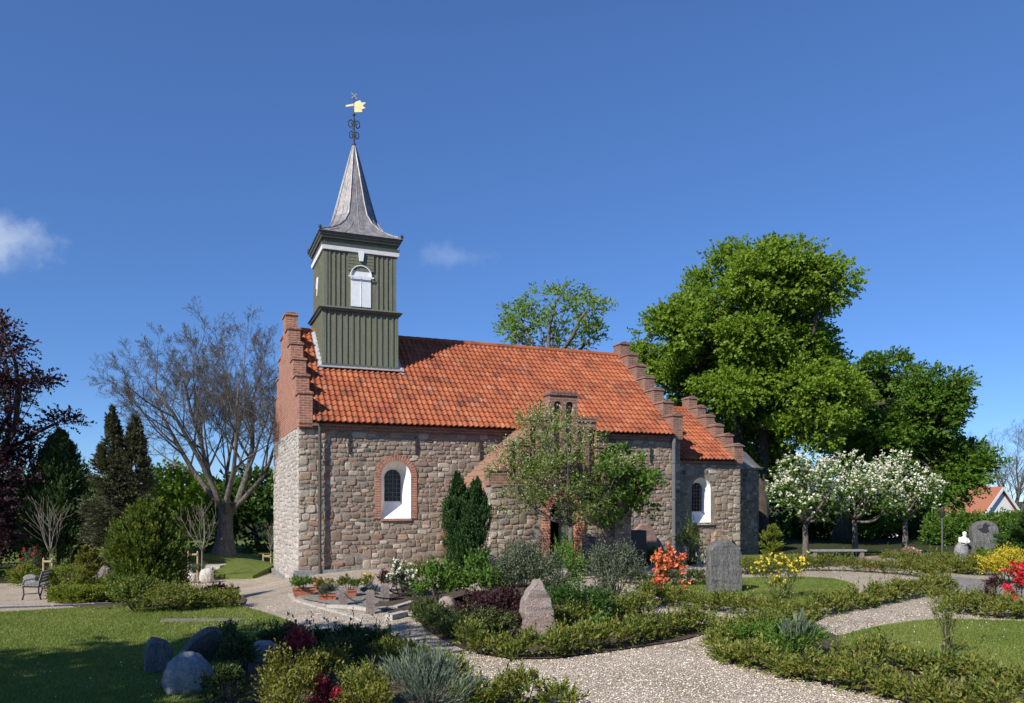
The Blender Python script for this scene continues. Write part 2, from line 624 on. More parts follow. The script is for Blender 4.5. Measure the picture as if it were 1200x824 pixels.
M_stone = mat_fieldstone('fieldstone', (1.08, 0.985, 0.895), (0.30, 0.262, 0.222), 0.026, 0.26)
M_stone_w = mat_fieldstone('limed fieldstone', (1.05, 1.04, 1.02), (0.50, 0.48, 0.44), 0.07, 0.62)
STONE_COLS = [(0.10, 0.092, 0.085), (0.24, 0.195, 0.16), (0.17, 0.155, 0.145), (0.28, 0.215, 0.17), (0.205, 0.19, 0.18), (0.27, 0.165, 0.125),
              (0.15, 0.125, 0.105), (0.30, 0.265, 0.225), (0.225, 0.18, 0.145), (0.19, 0.175, 0.165), (0.31, 0.235, 0.185), (0.36, 0.33, 0.29), (0.40, 0.38, 0.345)]
M_face = mat_stones('fieldstone faces', STONE_COLS, (1.02, 0.96, 0.885))
M_face_w = mat_stones('limed fieldstone faces', [tuple(0.5 * c + 0.24 * k for c, k in zip(q, (1.0, .97, .92))) for q in STONE_COLS])
M_mortar = mat_noise('wall mortar', [(0.15, 0.128, 0.106), (0.235, 0.205, 0.172), (0.32, 0.285, 0.245)], 5, 0.95, 0.8, 0.02, 8, fine=7)
M_mortar_w = mat_noise('white lime mortar', [(0.34, 0.32, 0.29), (0.46, 0.44, 0.40), (0.54, 0.52, 0.48)], 5, 0.95, 0.8, 0.02, 8, fine=7)
M_quoin = mat_noise('granite quoin', [(0.27, 0.25, 0.23), (0.40, 0.38, 0.35), (0.5, 0.48, 0.45)], 9, 0.9, 0.5, 0.02, fine=8)
M_brick = mat_brick('red brick', (0.36, 0.13, 0.072), (0.25, 0.085, 0.054), (0.36, 0.30, 0.245))
M_brick_dk = mat_brick('weathered brick', (0.27, 0.12, 0.083), (0.175, 0.078, 0.06), (0.26, 0.215, 0.178))
M_brick_or = mat_brick('orange brick', (0.46, 0.135, 0.055), (0.36, 0.095, 0.045), (0.45, 0.37, 0.3))
M_tile = mat_tiles('clay pantile')
M_tile_old = mat_tiles('weathered pantile', (0.22, 0.145, 0.11))
M_lead = mat_noise('lead sheet', [(0.13, 0.125, 0.13), (0.225, 0.215, 0.22), (0.34, 0.325, 0.33)], 3.0, 0.5, 0.25, 0.02, 8, stretch=(1.6, 1.6, 0.35), fine=6, metal=0.25)
M_lead_lt = mat_noise('lead flashing', [(0.32, 0.34, 0.37), (0.45, 0.48, 0.52)], 6, 0.6, 0.2, 0.01)
M_green = mat_noise('green boards', [(0.115, 0.122, 0.085), (0.148, 0.156, 0.11), (0.18, 0.187, 0.138)], 5, 0.75, 0.25, 0.01, 7, stretch=(5, 5, 0.5), fine=7)
M_green_dk = mat_noise('green cornice', [(0.08, 0.088, 0.074), (0.11, 0.118, 0.102)], 5, 0.7, 0.2, 0.01)
M_white = mat_noise('white paint', [(0.62, 0.65, 0.68), (0.76, 0.78, 0.8)], 5, 0.6, 0.1, 0.005)
M_plaster = mat_noise('white plaster', [(0.70, 0.69, 0.67), (0.82, 0.81, 0.79)], 4, 0.9, 0.2, 0.01)
M_iron = mat_plain('dark iron', (0.03, 0.03, 0.032), 0.6)
M_gold = mat_plain('gilding', (0.85, 0.68, 0.34), 0.28, 0.55, 0.5)
M_zinc = mat_plain('grey zinc', (0.13, 0.135, 0.14), 0.6, 0.1)
M_pipe = mat_plain('dark green grey pipe', (0.06, 0.065, 0.055), 0.6)
M_rust = mat_plain('rusty brown paint', (0.15, 0.075, 0.05), 0.8)
M_glass = mat_plain('dark leaded glass', (0.012, 0.014, 0.018), 0.12, 0, 0.5)
M_door = mat_noise('green door paint', [(0.085, 0.1, 0.072), (0.125, 0.14, 0.1)], 6, 0.7, 0.2, 0.01, stretch=(6, 6, 0.5))
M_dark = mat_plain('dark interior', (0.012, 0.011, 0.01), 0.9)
M_gravel = mat_gravel('gravel', [(0.42, 0.35, 0.275), (0.66, 0.575, 0.46), (0.57, 0.48, 0.375), (0.74, 0.67, 0.55), (0.37, 0.31, 0.25), (0.65, 0.555, 0.43)], 34)
M_gravel_gy = mat_gravel('grey chippings', [(0.24, 0.235, 0.23), (0.36, 0.355, 0.35), (0.30, 0.295, 0.29), (0.42, 0.41, 0.4)], 36)
M_lawn = mat_lawn('lawn', (0.10, 0.14, 0.034), (0.14, 0.185, 0.044), (0.19, 0.225, 0.064))
M_soil = mat_noise('bed soil', [(0.045, 0.03, 0.02), (0.085, 0.06, 0.042), (0.13, 0.095, 0.07)], 14, 1.0, 0.9, 0.04, fine=4)
M_earth = mat_lawn('rough ground', (0.03, 0.036, 0.016), (0.048, 0.058, 0.022), (0.07, 0.078, 0.035))
M_bark = mat_noise('grey bark', [(0.05, 0.043, 0.036), (0.12, 0.105, 0.09), (0.2, 0.18, 0.155)], 7, 0.95, 1.0, 0.05, 8, stretch=(1.6, 1.6, 0.4), fine=3)
M_bark_dk = mat_noise('dark bark', [(0.024, 0.02, 0.016), (0.06, 0.05, 0.04), (0.1, 0.085, 0.07)], 7, 0.95, 1.0, 0.05, 8, stretch=(1.6, 1.6, 0.4))
M_twig = mat_noise('ash bark', [(0.062, 0.057, 0.05), (0.115, 0.105, 0.092), (0.175, 0.162, 0.143)], 6, 0.95, 0.9, 0.04, 8, stretch=(1.5, 1.5, 0.5), fine=4)
M_sap = mat_noise('pale young bark', [(0.16, 0.14, 0.11), (0.26, 0.23, 0.19)], 8, 0.9, 0.3, 0.01)
M_wood = mat_noise('pale wood', [(0.32, 0.23, 0.13), (0.45, 0.34, 0.21)], 8, 0.8, 0.3, 0.01, stretch=(3, 3, .6))
M_bench = mat_noise('weathered bench wood', [(0.17, 0.17, 0.165), (0.28, 0.28, 0.27)], 9, 0.8, 0.3, 0.01)
M_rune = mat_noise('pink granite', [(0.17, 0.14, 0.12), (0.28, 0.205, 0.175), (0.25, 0.225, 0.205), (0.36, 0.29, 0.25)], 4.5, 0.9, 0.9, 0.05, 8, fine=9, lichen=0.35)
M_slate = mat_noise('grey slate', [(0.075, 0.076, 0.076), (0.13, 0.13, 0.128), (0.2, 0.2, 0.195)], 5, 0.75, 1.0, 0.06, 8, stretch=(2.4, 2.4, 0.7), fine=5, lichen=0.3)
M_boulder = mat_noise('grey boulder', [(0.13, 0.13, 0.135), (0.22, 0.22, 0.225), (0.31, 0.31, 0.31)], 6, 0.9, 0.8, 0.03, 8, fine=9, lichen=0.45)
M_boulder_lt = mat_noise('pale boulder', [(0.40, 0.37, 0.33), (0.55, 0.52, 0.48)], 6, 0.9, 0.7, 0.03, 8, fine=9)
M_granite = mat_noise('granite post', [(0.11, 0.088, 0.08), (0.18, 0.15, 0.138), (0.26, 0.22, 0.205)], 20, 0.9, 0.5, 0.015, 6, fine=4)
M_black = mat_plain('polished dark stone', (0.03, 0.03, 0.034), 0.35)
M_redstone = mat_noise('reddish stone', [(0.2, 0.125, 0.105), (0.3, 0.2, 0.175)], 7, 0.9, 0.5, 0.02, fine=6)
M_marble = mat_noise('white marble', [(0.6, 0.59, 0.57), (0.75, 0.74, 0.72)], 6, 0.7, 0.2, 0.01)
M_kerb = mat_noise('pale kerb stone', [(0.30, 0.28, 0.25), (0.45, 0.43, 0.39)], 8, 0.9, 0.5, 0.02, fine=6)
M_pot = mat_noise('terracotta', [(0.30, 0.10, 0.055), (0.42, 0.155, 0.085)], 8, 0.9, 0.3, 0.01)
M_house = mat_noise('white render', [(0.66, 0.66, 0.65), (0.76, 0.76, 0.75)], 3, 0.9, 0.1, 0.01)
M_houseroof = mat_noise('far roof tile', [(0.26, 0.1, 0.06), (0.36, 0.145, 0.085)], 4, 0.9, 0.4, 0.03, stretch=(1, 1, 5))

L_maple = mat_leaf('maple leaves', [(0.10, 0.18, 0.018), (0.16, 0.265, 0.026), (0.215, 0.325, 0.036), (0.27, 0.38, 0.055)], 0.48)
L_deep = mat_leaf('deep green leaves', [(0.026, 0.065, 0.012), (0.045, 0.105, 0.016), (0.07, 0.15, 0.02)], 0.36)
L_mid = mat_leaf('mid green leaves', [(0.06, 0.13, 0.015), (0.10, 0.195, 0.022), (0.15, 0.255, 0.032)], 0.45)
L_pale = mat_leaf('fresh pale leaves', [(0.07, 0.11, 0.02), (0.115, 0.155, 0.028), (0.15, 0.19, 0.04)], 0.4)
L_copper = mat_leaf('copper leaves', [(0.024, 0.011, 0.018), (0.048, 0.02, 0.03), (0.085, 0.036, 0.046)], 0.25)
L_cypress = mat_leaf('cypress foliage', [(0.034, 0.075, 0.026), (0.062, 0.12, 0.036), (0.1, 0.16, 0.05)], 0.28)
L_fastig = mat_leaf('columnar yew foliage', [(0.018, 0.048, 0.012), (0.032, 0.08, 0.018), (0.055, 0.115, 0.026)], 0.2)
L_spruce = mat_leaf('spruce foliage', [(0.045, 0.055, 0.032), (0.08, 0.09, 0.05), (0.135, 0.13, 0.07)], 0.2)
L_yew = mat_leaf('yew foliage', [(0.04, 0.085, 0.013), (0.10, 0.155, 0.022), (0.23, 0.22, 0.036)], 0.32)
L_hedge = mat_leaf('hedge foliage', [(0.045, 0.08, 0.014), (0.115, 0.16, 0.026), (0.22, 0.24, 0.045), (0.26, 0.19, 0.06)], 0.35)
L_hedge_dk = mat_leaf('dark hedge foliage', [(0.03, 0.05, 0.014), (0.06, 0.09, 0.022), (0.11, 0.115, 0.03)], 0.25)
L_box = mat_leaf('fresh box foliage', [(0.10, 0.145, 0.018), (0.17, 0.215, 0.026), (0.25, 0.28, 0.04)], 0.35)
L_haw = mat_leaf('hawthorn leaves', [(0.08, 0.13, 0.024), (0.125, 0.19, 0.034), (0.175, 0.235, 0.05), (0.22, 0.25, 0.085)], 0.42)
L_lush = mat_leaf('lush shrub leaves', [(0.055, 0.12, 0.016), (0.095, 0.185, 0.025), (0.14, 0.24, 0.035)], 0.36)
L_grey = mat_leaf('grey green leaves', [(0.055, 0.078, 0.045), (0.1, 0.125, 0.075), (0.155, 0.18, 0.115)], 0.25)
L_blue = mat_leaf('lavender foliage', [(0.085, 0.12, 0.085), (0.14, 0.18, 0.13), (0.2, 0.235, 0.18)], 0.2)
L_gold = mat_leaf('golden leaves', [(0.07, 0.095, 0.014), (0.13, 0.15, 0.02), (0.19, 0.19, 0.028), (0.21, 0.15, 0.03)], 0.3)
L_yellow = mat_leaf('yellow leaves', [(0.36, 0.32, 0.025), (0.5, 0.42, 0.03), (0.58, 0.47, 0.05)], 0.3)
L_orange = mat_leaf('orange maple leaves', [(0.2, 0.055, 0.012), (0.3, 0.09, 0.016), (0.36, 0.13, 0.02)], 0.35)
L_purple = mat_leaf('purple leaves', [(0.025, 0.01, 0.014), (0.05, 0.016, 0.02), (0.075, 0.03, 0.03)], 0.2)
L_crimson = mat_leaf('crimson leaves', [(0.12, 0.016, 0.028), (0.23, 0.03, 0.05), (0.34, 0.055, 0.075)], 0.4)
L_grass = mat_leaf('grass blades', [(0.11, 0.165, 0.03), (0.165, 0.225, 0.044), (0.22, 0.27, 0.062), (0.28, 0.29, 0.1)], 0.4)
B_white = mat_leaf('white blossom', [(0.62, 0.62, 0.52), (0.78, 0.78, 0.7), (0.85, 0.85, 0.8)], 0.3)
B_cream = mat_leaf('cream blossom', [(0.45, 0.45, 0.28), (0.6, 0.58, 0.42)], 0.3)
B_orange = mat_leaf('orange blossom', [(0.66, 0.15, 0.07), (0.78, 0.22, 0.11), (0.82, 0.34, 0.2)], 0.3)
B_red = mat_leaf('red blossom', [(0.45, 0.015, 0.03), (0.62, 0.03, 0.05), (0.7, 0.06, 0.1)], 0.3)
B_pink = mat_leaf('pink blossom', [(0.5, 0.25, 0.38), (0.65, 0.4, 0.52)], 0.3)
B_blue = mat_leaf('blue blossom', [(0.1, 0.16, 0.5), (0.18, 0.26, 0.65)], 0.3)
B_yellow = mat_leaf('yellow blossom', [(0.7, 0.5, 0.03), (0.82, 0.66, 0.08)], 0.3)
B_lilac = mat_leaf('lilac blossom', [(0.28, 0.2, 0.5), (0.4, 0.3, 0.6)], 0.3)

# ------------------------------------------------------------------ foliage helpers
RNG = np.random.default_rng(7)


def unit(a):
    return a / np.maximum(np.linalg.norm(a, axis=-1, keepdims=True), 1e-9)


def rand_unit(n):
    return unit(RNG.normal(size=(n, 3)))


def quad_mesh(name, V, k, mat, parent=None, loc=None, rnd=None):
    """A mesh of len(V)/k separate faces of k corners, with a random value per face."""
    n = len(V) // k
    me = bpy.data.meshes.new(name)
    me.vertices.add(n * k)
    me.vertices.foreach_set('co', np.ascontiguousarray(V, dtype=np.float32).ravel())
    me.loops.add(n * k)
    me.loops.foreach_set('vertex_index', np.arange(n * k, dtype=np.int32))
    me.polygons.add(n)
    me.polygons.foreach_set('loop_start', np.arange(0, n * k, k, dtype=np.int32))
    me.polygons.foreach_set('loop_total', np.full(n, k, dtype=np.int32))
    at_ = me.attributes.new('rnd', 'FLOAT', 'FACE')
    if rnd is None:
        rnd = RNG.random(n)
    at_.data.foreach_set('value', np.clip(rnd, 0, 1).astype(np.float32))
    me.update(calc_edges=True)
    me.materials.append(mat)
    o = bpy.data.objects.new(name, me)
    if loc is not None:
        o.location = loc
    return link(o, parent)


def leaf_verts(C, D, L, W, flat=0.6, nb=None):
    n = len(C)
    N = unit(rand_unit(n) + np.array([0, 0, flat])) if nb is None else unit(rand_unit(n) * 0.75 + nb)
    S = unit(np.cross(D, N))
    N = np.cross(S, D)
    L, W = np.asarray(L).reshape(-1, 1), np.asarray(W).reshape(-1, 1)
    mid = C + D * L * 0.45 + N * W * 0.18
    V = np.stack([C, mid + S * W * 0.5, C + D * L, mid - S * W * 0.5], axis=1)
    return V.reshape(-1, 3)


def sprigs(P, D, L, k, ll, lw, spread=0.9, droop=0.0, flat=0.6, tone=None, nb=None):
    """Leaves along short twigs that start at P and run along D."""
    n = len(P)
    L = np.broadcast_to(np.asarray(L, float).reshape(-1, 1), (n, 1))
    t = (np.arange(k)[None, :] + RNG.random((n, k))) / k
    C = P[:, None, :] + D[:, None, :] * (L * t)[:, :, None]
    C[:, :, 2] -= droop * (L * t * t)
    Dl = unit(np.repeat(D[:, None, :], k, 1) + spread * rand_unit(n * k).reshape(n, k, 3))
    s = RNG.uniform(0.6, 1.25, n * k)
    if nb is not None:
        nb = np.repeat(nb, k, 0)
    V = leaf_verts(C.reshape(-1, 3), Dl.reshape(-1, 3), ll * s, lw * s, flat, nb)
    tn = RNG.random(n) if tone is None else tone
    rnd = np.repeat(tn, k) * 0.6 + RNG.random(n * k) * 0.4
    return V, rnd


def in_ellipsoid(n, c, r, shell=2.2, top=0.0):
    d = rand_unit(n)
    if top:
        d[:, 2] = np.where(RNG.random(n) < top, np.abs(d[:, 2]), d[:, 2])
    q = RNG.random(n) ** (1 / shell)
    return np.asarray(c) + d * q[:, None] * np.asarray(r), d


def limb(mb, a, b, r0, r1, bend=0.12, seg=5, sides=6):
    a, b = Vector(a), Vector(b)
    L = (b - a).length
    pts, rr = [], []
    o1 = Vector(RNG.normal(size=3)) * L * bend
    for i in range(seg + 1):
        t = i / seg
        p = a.lerp(b, t) + o1 * math.sin(math.pi * t) * 0.6
        p += Vector(RNG.normal(size=3)) * L * 0.018 * (0 < i < seg)
        p.z -= L * 0.10 * math.sin(math.pi * t) * 0.6
        pts.append(p)
        rr.append(r0 + (r1 - r0) * t ** 0.8)
    mb.tube(pts, rr, sides)
    return pts


def leafy_tree(name, label, loc, lobes, trunk_h, trunk_r, leafmat, bark, clumps=18, sprig_n=16, k=7, ll=0.16, lw=0.11,
               clump_r=0.55, lean=(0, 0), group=None, blossom=None, blossom_n=0, blossom_s=0.05, stems=((0, 0),), cat='tree', flat=0.9, sl=0.5, droop=0.15):
    """Trunk and limbs in one mesh, leaves of every twig in another; lobes are (x, y, z, rx, ry, rz) about the foot."""
    root = empty(name, label, cat, loc, 0, group)
    mb = MB()
    tops = []
    for sx, sy in stems:
        n = 6
        pts, rr = [], []
        for i in range(n + 1):
            t = i / n
            pts.append((sx * (0.6 + 0.6 * t) + lean[0] * t + 0.06 * trunk_r * 4 * math.sin(3 * t + sx), sy + lean[1] * t, -0.15 + (trunk_h + 0.15) * t))
            rr.append(trunk_r * (1.0 + 0.55 * max(0, 1 - t * 5)) * (1 - 0.35 * t))
        mb.tube(pts, rr, 10)
        tops.append((Vector(pts[-1]), Vector(pts[-2])))
    P, D, NB = [], [], []
    for (x, y, z, rx, ry, rz) in lobes:
        c = Vector((x, y, z))
        tp = min(tops, key=lambda q: (q[0].xy - c.xy).length)
        if c.z < tp[0].z + 0.2:
            src = tp[1].lerp(tp[0], 0.4)
        else:
            src = tp[0]
        r0 = min(trunk_r * 0.55, 0.12 + 0.05 * max(rx, rz)) if trunk_r > 0.12 else trunk_r * 0.42
        mid = limb(mb, src, c, r0, r0 * 0.35)
        vol = (rx * ry * rz) ** (1 / 3)
        nc = max(5, int(clumps * vol * vol / 2.0))
        cc, cd = in_ellipsoid(nc, (x, y, z), (rx, ry, rz), 3.2, 0.35)
        for j in range(nc):
            if j % 2 == 0:
                limb(mb, mid[2 + (j % 4)] if j % 3 else c, cc[j], r0 * 0.22, r0 * 0.07, 0.08, 3, 4)
            p, _ = in_ellipsoid(sprig_n, cc[j], (clump_r, clump_r, clump_r * 0.5), 1.6)
            P.append(p)
            NB.append(unit(unit(p - cc[j]) * 0.6 + cd[j] * 0.6 + np.array([0, 0, 0.5 * flat])))
            D.append(unit(unit(p - cc[j]) * 0.7 + cd[j] * 0.5 + np.array([0, 0, 0.15]) + 0.4 * rand_unit(sprig_n)))
    P, D, NB = np.concatenate(P), np.concatenate(D), np.concatenate(NB)
    V, rnd = sprigs(P, D, RNG.uniform(0.6, 1.1, len(P)) * sl, k, ll, lw, 0.9, droop, flat, nb=NB)
    mb.build('trunk', bark, root, True)
    quad_mesh('crown', V, 4, leafmat, root, None, rnd)
    if blossom is not None:
        idx = RNG.integers(0, len(P), blossom_n)
        keep = RNG.random(blossom_n) < np.clip((P[idx, 2] - P[:, 2].min()) / np.ptp(P[:, 2]) * 1.4 + .1, 0.1, 1)
        idx = idx[keep]
        q = P[idx] + D[idx] * sl * 0.7 + RNG.normal(size=(len(idx), 3)) * 0.05 + np.array([0, 0, 0.06])
        V, rnd = sprigs(q, unit(rand_unit(len(q)) + np.array([0, 0, 0.8])), 0.06, 4, blossom_s, blossom_s, 1.6, 0, 1.2)
        quad_mesh('blossom', V, 4, blossom, root, None, rnd)
    return root


def px_lobes(base, Y, items, dy=1.2, fz=1.0):
    """Crown lobes measured in the photograph at a chosen distance, turned into metres about the foot of the tree."""
    out = []
    s = Y / F
    for i, (cx, cy, rx, ry) in enumerate(items):
        p = at(cx, cy, Y)
        j = math.sin(i * 2.4) * dy
        out.append((p.x - base.x, j, p.z - base.z, rx * s, min(rx, ry * 1.2) * s * 0.9, ry * s))
    return out


def shrub(px, py, w, h, leafmat, label, ll=0.05, lw=0.03, name='shrub', cat='shrub', blossom=None, bn=0, bs=0.05, n=None, up=0.5, dense=1.0,
          sl=None, z=0.0, loc=None, group=None, shape=(1, 1, 1), stem=M_bark_dk, k=7, spread=0.9):
    """A bush seen at a pixel: w, h are its picture size, measured at its foot."""
    p = loc if loc is not None else G(px, py)
    s = p.y / F
    W, H = w * s, h * s
    root = empty(name, label, cat, (p.x, p.y, p.z + z), 0, group)
    r = np.array([W / 2 * shape[0], W / 2 * shape[1], H / 2 * shape[2]])
    sl = sl or 0.22 * min(W, H) + 0.04
    area = 4 * math.pi * ((r[0] * r[1] + r[0] * r[2] * 2) / 3)
    if n is None:
        n = int(dense * 1.25 * area / (k * ll * lw * 0.5)) + 30
        n = min(n, 5200)
    c0 = np.array([0, 0, H * 0.48])
    nc = max(8, int(n / 45))
    cc, _ = in_ellipsoid(nc, c0, r * 0.80, 3.0, 0.4)
    ci = RNG.integers(0, nc, n)
    P = cc[ci] + RNG.normal(size=(n, 3)) * r * 0.17
    P[:, 2] = np.maximum(P[:, 2], 0.01)
    out = unit(P - c0 * np.array([1, 1, 0.6]))
    D = unit(out + np.array([0, 0, up]) + 0.35 * rand_unit(n))
    V, rnd = sprigs(P, D, RNG.uniform(0.6, 1.3, n) * sl, k, ll, lw, spread, 0.1, nb=unit(out + np.array([0, 0, 0.5])))
    mb = MB()
    for j in range(min(nc, 9)):
        limb(mb, (RNG.normal() * 0.04 * W, RNG.normal() * 0.04 * W, -0.03), cc[j], 0.012 + 0.01 * H, 0.004, 0.08, 4, 5)
    mb.build('stem', stem, root, True)
    quad_mesh('foliage', V, 4, leafmat, root, None, rnd)
    if blossom is not None and bn:
        d = rand_unit(bn)
        d[:, 2] = np.abs(d[:, 2]) * 0.9 + 0.05
        d[:, 1] = np.where(RNG.random(bn) < 0.6, -np.abs(d[:, 1]), d[:, 1])
        ii = RNG.integers(0, n, bn)
        q = P[ii] + D[ii] * sl * 1.0
        V, rnd = sprigs(q, unit(d + 0.3), bs * 0.5, 5, bs, bs * 0.8, 1.5, 0, 0.8)
        quad_mesh('blossom', V, 4, blossom, root, None, rnd)
    return root


def hedge(pts, width, height, leafmat, label, ll=0.058, lw=0.024, dens=380, name='hedge', wild=0.5, k=8, sl=0.14, group=None, flat_top=False):
    """A low hedge along ground points: a row of bushy clumps whose twigs stand out."""
    pts = [Vector(p) for p in pts]
    base = pts[0].copy()
    root = empty(name, label, 'hedge', base, 0, group)
    seg = [(pts[i], pts[i + 1], (pts[i + 1] - pts[i]).length) for i in range(len(pts) - 1)]
    tot = sum(s_[2] for s_ in seg)

    def along(q):
        acc = 0.0
        for a, b, l in seg:
            if q <= acc + l or (a, b, l) == seg[-1]:
                f = min(1, max(0, (q - acc) / l))
                d = (b - a).normalized()
                return a.lerp(b, f) - base, Vector((-d.y, d.x, 0))
            acc += l

    step = 0.235 if not flat_top else 0.12
    rows = max(1, round(width / 0.34))
    Ps, Ds, Ls = [], [], []
    mb = MB()
    q = 0.0
    per = int(dens * 0.19 * (0.5 + height))
    while q < tot:
        for r_ in range(rows):
            c, sd = along(q + RNG.uniform(-0.06, 0.06))
            o = ((r_ + 0.5) / rows - 0.5) * width * 0.72 + RNG.normal() * 0.03
            hh = height * (RNG.uniform(0.7, 1.3) if not flat_top else RNG.uniform(0.94, 1.04))
            if RNG.random() < 0.10 and not flat_top:
                hh *= 0.55
            rad = min(0.42 * width / rows + 0.02, 0.17) * RNG.uniform(0.7, 1.2)
            cc = np.array(c + sd * o) + np.array([0, 0, hh * 0.44])
            d = rand_unit(per)
            d[:, 2] = np.where(RNG.random(per) < 0.55, np.abs(d[:, 2]), d[:, 2])
            P = cc + d * (RNG.random(per) ** 0.4)[:, None] * np.array([rad, rad, hh * 0.42])
            Ps.append(P)
            Ds.append(unit(d + np.array([0, 0, 0.8]) + wild * rand_unit(per)))
            Ls.append(RNG.uniform(0.5, 1.2, per) * sl * RNG.uniform(0.8, 1.25))
            if not flat_top:       # a few long shoots
                m_ = RNG.integers(1, 5)
                Ps.append(cc + np.array([0, 0, hh * 0.3]) + RNG.normal(size=(m_, 3)) * rad * 0.5)
                Ds.append(unit(rand_unit(m_) * 0.45 + np.array([0, 0, 1.0])))
                Ls.append(RNG.uniform(1.2, 2.0, m_) * sl)
            if RNG.random() < 0.7:
                limb(mb, c + sd * o * 0.5 + Vector((0, 0, -0.03)), Vector(cc) + Vector((RNG.normal() * 0.06, RNG.normal() * 0.06, hh * 0.25)), 0.012, 0.004, 0.06, 3, 4)
        q += step
    P, D, L = np.concatenate(Ps), np.concatenate(Ds), np.concatenate(Ls)
    P[:, 2] = np.maximum(P[:, 2], 0.012)
    V, rnd = sprigs(P, D, L, k, ll, lw, 0.75, 0.05, nb=D)
    mb.build('stem', M_bark_dk, root, True)
    quad_mesh('foliage', V, 4, leafmat, root, None, rnd)
    return root


# ------------------------------------------------------------------ the ground
def inside(poly, x, y):
    x, y = np.asarray(x), np.asarray(y)
    r = np.zeros(len(x), bool)
    n = len(poly)
    j = n - 1
    for i in range(n):
        xi, yi = poly[i][0], poly[i][1]
        xj, yj = poly[j][0], poly[j][1]
        c = ((yi > y) != (yj > y)) & (x < (xj - xi) * (y - yi) / (yj - yi + 1e-12) + xi)
        r ^= c
        j = i
    return r


def smooth_loop(pts, it=2):
    for _ in range(it):
        q = []
        for i in range(len(pts)):
            a, b = pts[i], pts[(i + 1) % len(pts)]
            q += [(a[0] * .75 + b[0] * .25, a[1] * .75 + b[1] * .25), (a[0] * .25 + b[0] * .75, a[1] * .25 + b[1] * .75)]
        pts = q
    return pts


def sheet(name, poly, lift, mat, cell=1.0, zfun=zg, kind='structure', skirt=0.0):
    bm = bmesh.new()
    vs_ = [bm.verts.new((p[0], p[1], 0)) for p in poly]
    es = [bm.edges.new((vs_[i], vs_[(i + 1) % len(vs_)])) for i in range(len(vs_))]
    bmesh.ops.triangle_fill(bm, use_beauty=True, use_dissolve=False, edges=es)
    xs = [p[0] for p in poly]
    ys = [p[1] for p in poly]
    for lo, hi, ax in ((min(xs), max(xs), 0), (min(ys), max(ys), 1)):
        v = math.ceil(lo / cell) * cell + 0.0137
        while v < hi:
            co, no = [0, 0, 0], [0, 0, 0]
            co[ax], no[ax] = v, 1
            bmesh.ops.bisect_plane(bm, geom=bm.verts[:] + bm.edges[:] + bm.faces[:], plane_co=co, plane_no=no)
            v += cell
    for v in bm.verts:
        v.co.z = float(zfun(v.co.x, v.co.y)) + lift
    bmesh.ops.recalc_face_normals(bm, faces=bm.faces)
    if bm.faces and sum(f.normal.z for f in bm.faces) < 0:
        bmesh.ops.reverse_faces(bm, faces=bm.faces)
    if skirt:
        be = [e for e in bm.edges if len(e.link_faces) == 1]
        r = bmesh.ops.extrude_edge_only(bm, edges=be)
        for v in [g for g in r['geom'] if isinstance(g, bmesh.types.BMVert)]:
            v.co.z -= skirt
    me = bpy.data.meshes.new(name)
    bm.to_mesh(me)
    bm.free()
    me.materials.append(mat)
    o = bpy.data.objects.new(name, me)
    o['kind'] = kind
    return link(o)


def gp(*pp):
    return [tuple(G(a, b)[:2]) for a, b in pp]


# base ground to the horizon
gx = sorted(set([-2500, -900, -300, -120] + list(np.arange(-60, 61, 1.5)) + [120, 300, 900, 2500]))
gy = sorted(set([-2500, -600, -120, -40] + list(np.arange(-12, 90, 1.5)) + [150, 400, 1200, 3000]))
gv = [(x, y, float(zg(x, y)) - 0.09) for y in gy for x in gx]
gf = [(j * len(gx) + i, j * len(gx) + i + 1, (j + 1) * len(gx) + i + 1, (j + 1) * len(gx) + i) for j in range(len(gy) - 1) for i in range(len(gx) - 1)]
mb = MB()
mb.v, mb.f = gv, gf
o = mb.build('ground', M_earth)
o['kind'] = 'structure'

gravel_poly = [(-26, 4), (16, 4), (19, 12), (20, 22), (14, 27.5), (3, 26.5), (-5, 26), (-7, 31), (-9.6, 34), (-12.5, 29), (-14.8, 27.5), (-19, 26.5), (-28, 27), (-33, 22)]
sheet('gravel_path', gravel_poly, 0.0, M_gravel, 1.2)

lawn_l = smooth_loop(gp((-220, 726), (0, 719), (100, 712), (200, 709), (285, 711), (335, 726), (374, 745), (352, 757), (305, 765), (262, 800)) + [(-2.6, 7.6), (-4, 4.5), (-12, 4.5), (-16, 9)], 2)
lawn_r = smooth_loop(gp((968, 752), (1000, 741), (1060, 729), (1120, 726), (1300, 733), (1330, 800), (1210, 810), (1120, 785), (1040, 768)), 2)
lawn_p = smooth_loop(gp((748, 694), (775, 684), (850, 678), (960, 676), (1005, 684), (1000, 700), (930, 722), (868, 712), (800, 706)), 2)
lawn_c = smooth_loop(gp((740, 660), (800, 659), (900, 656.5), (1000, 655), (1080, 652), (1080, 648), (890, 650), (790, 654)), 1)
sheet('lawn', lawn_l, 0.012, M_lawn, 1.0)
sheet('lawn', lawn_r, 0.012, M_lawn, 1.0)
sheet('lawn', lawn_p, 0.012, M_lawn, 1.0)
sheet('lawn', lawn_c, 0.012, M_lawn, 1.0)
bed_front = smooth_loop(gp((300, 762), (360, 750), (440, 752), (490, 776), (520, 800), (640, 822), (668, 835)) + [(0.4, 7.4), (-2.2, 7.2), (-3.2, 7.6)] + gp((250, 812), (262, 785)), 1)
bed_mid = smooth_loop(gp((484, 722), (520, 705), (575, 690), (640, 682), (690, 702), (748, 712), (760, 730), (838, 732), (822, 748), (720, 764), (620, 776), (552, 766), (505, 745)), 1)
bed_right = smooth_loop(gp((835, 765), (850, 748), (960, 738), (1010, 757), (1100, 778), (1210, 800), (1330, 815), (1400, 870)) + gp((1210, 868), (1060, 822), (940, 795), (870, 782)), 1)
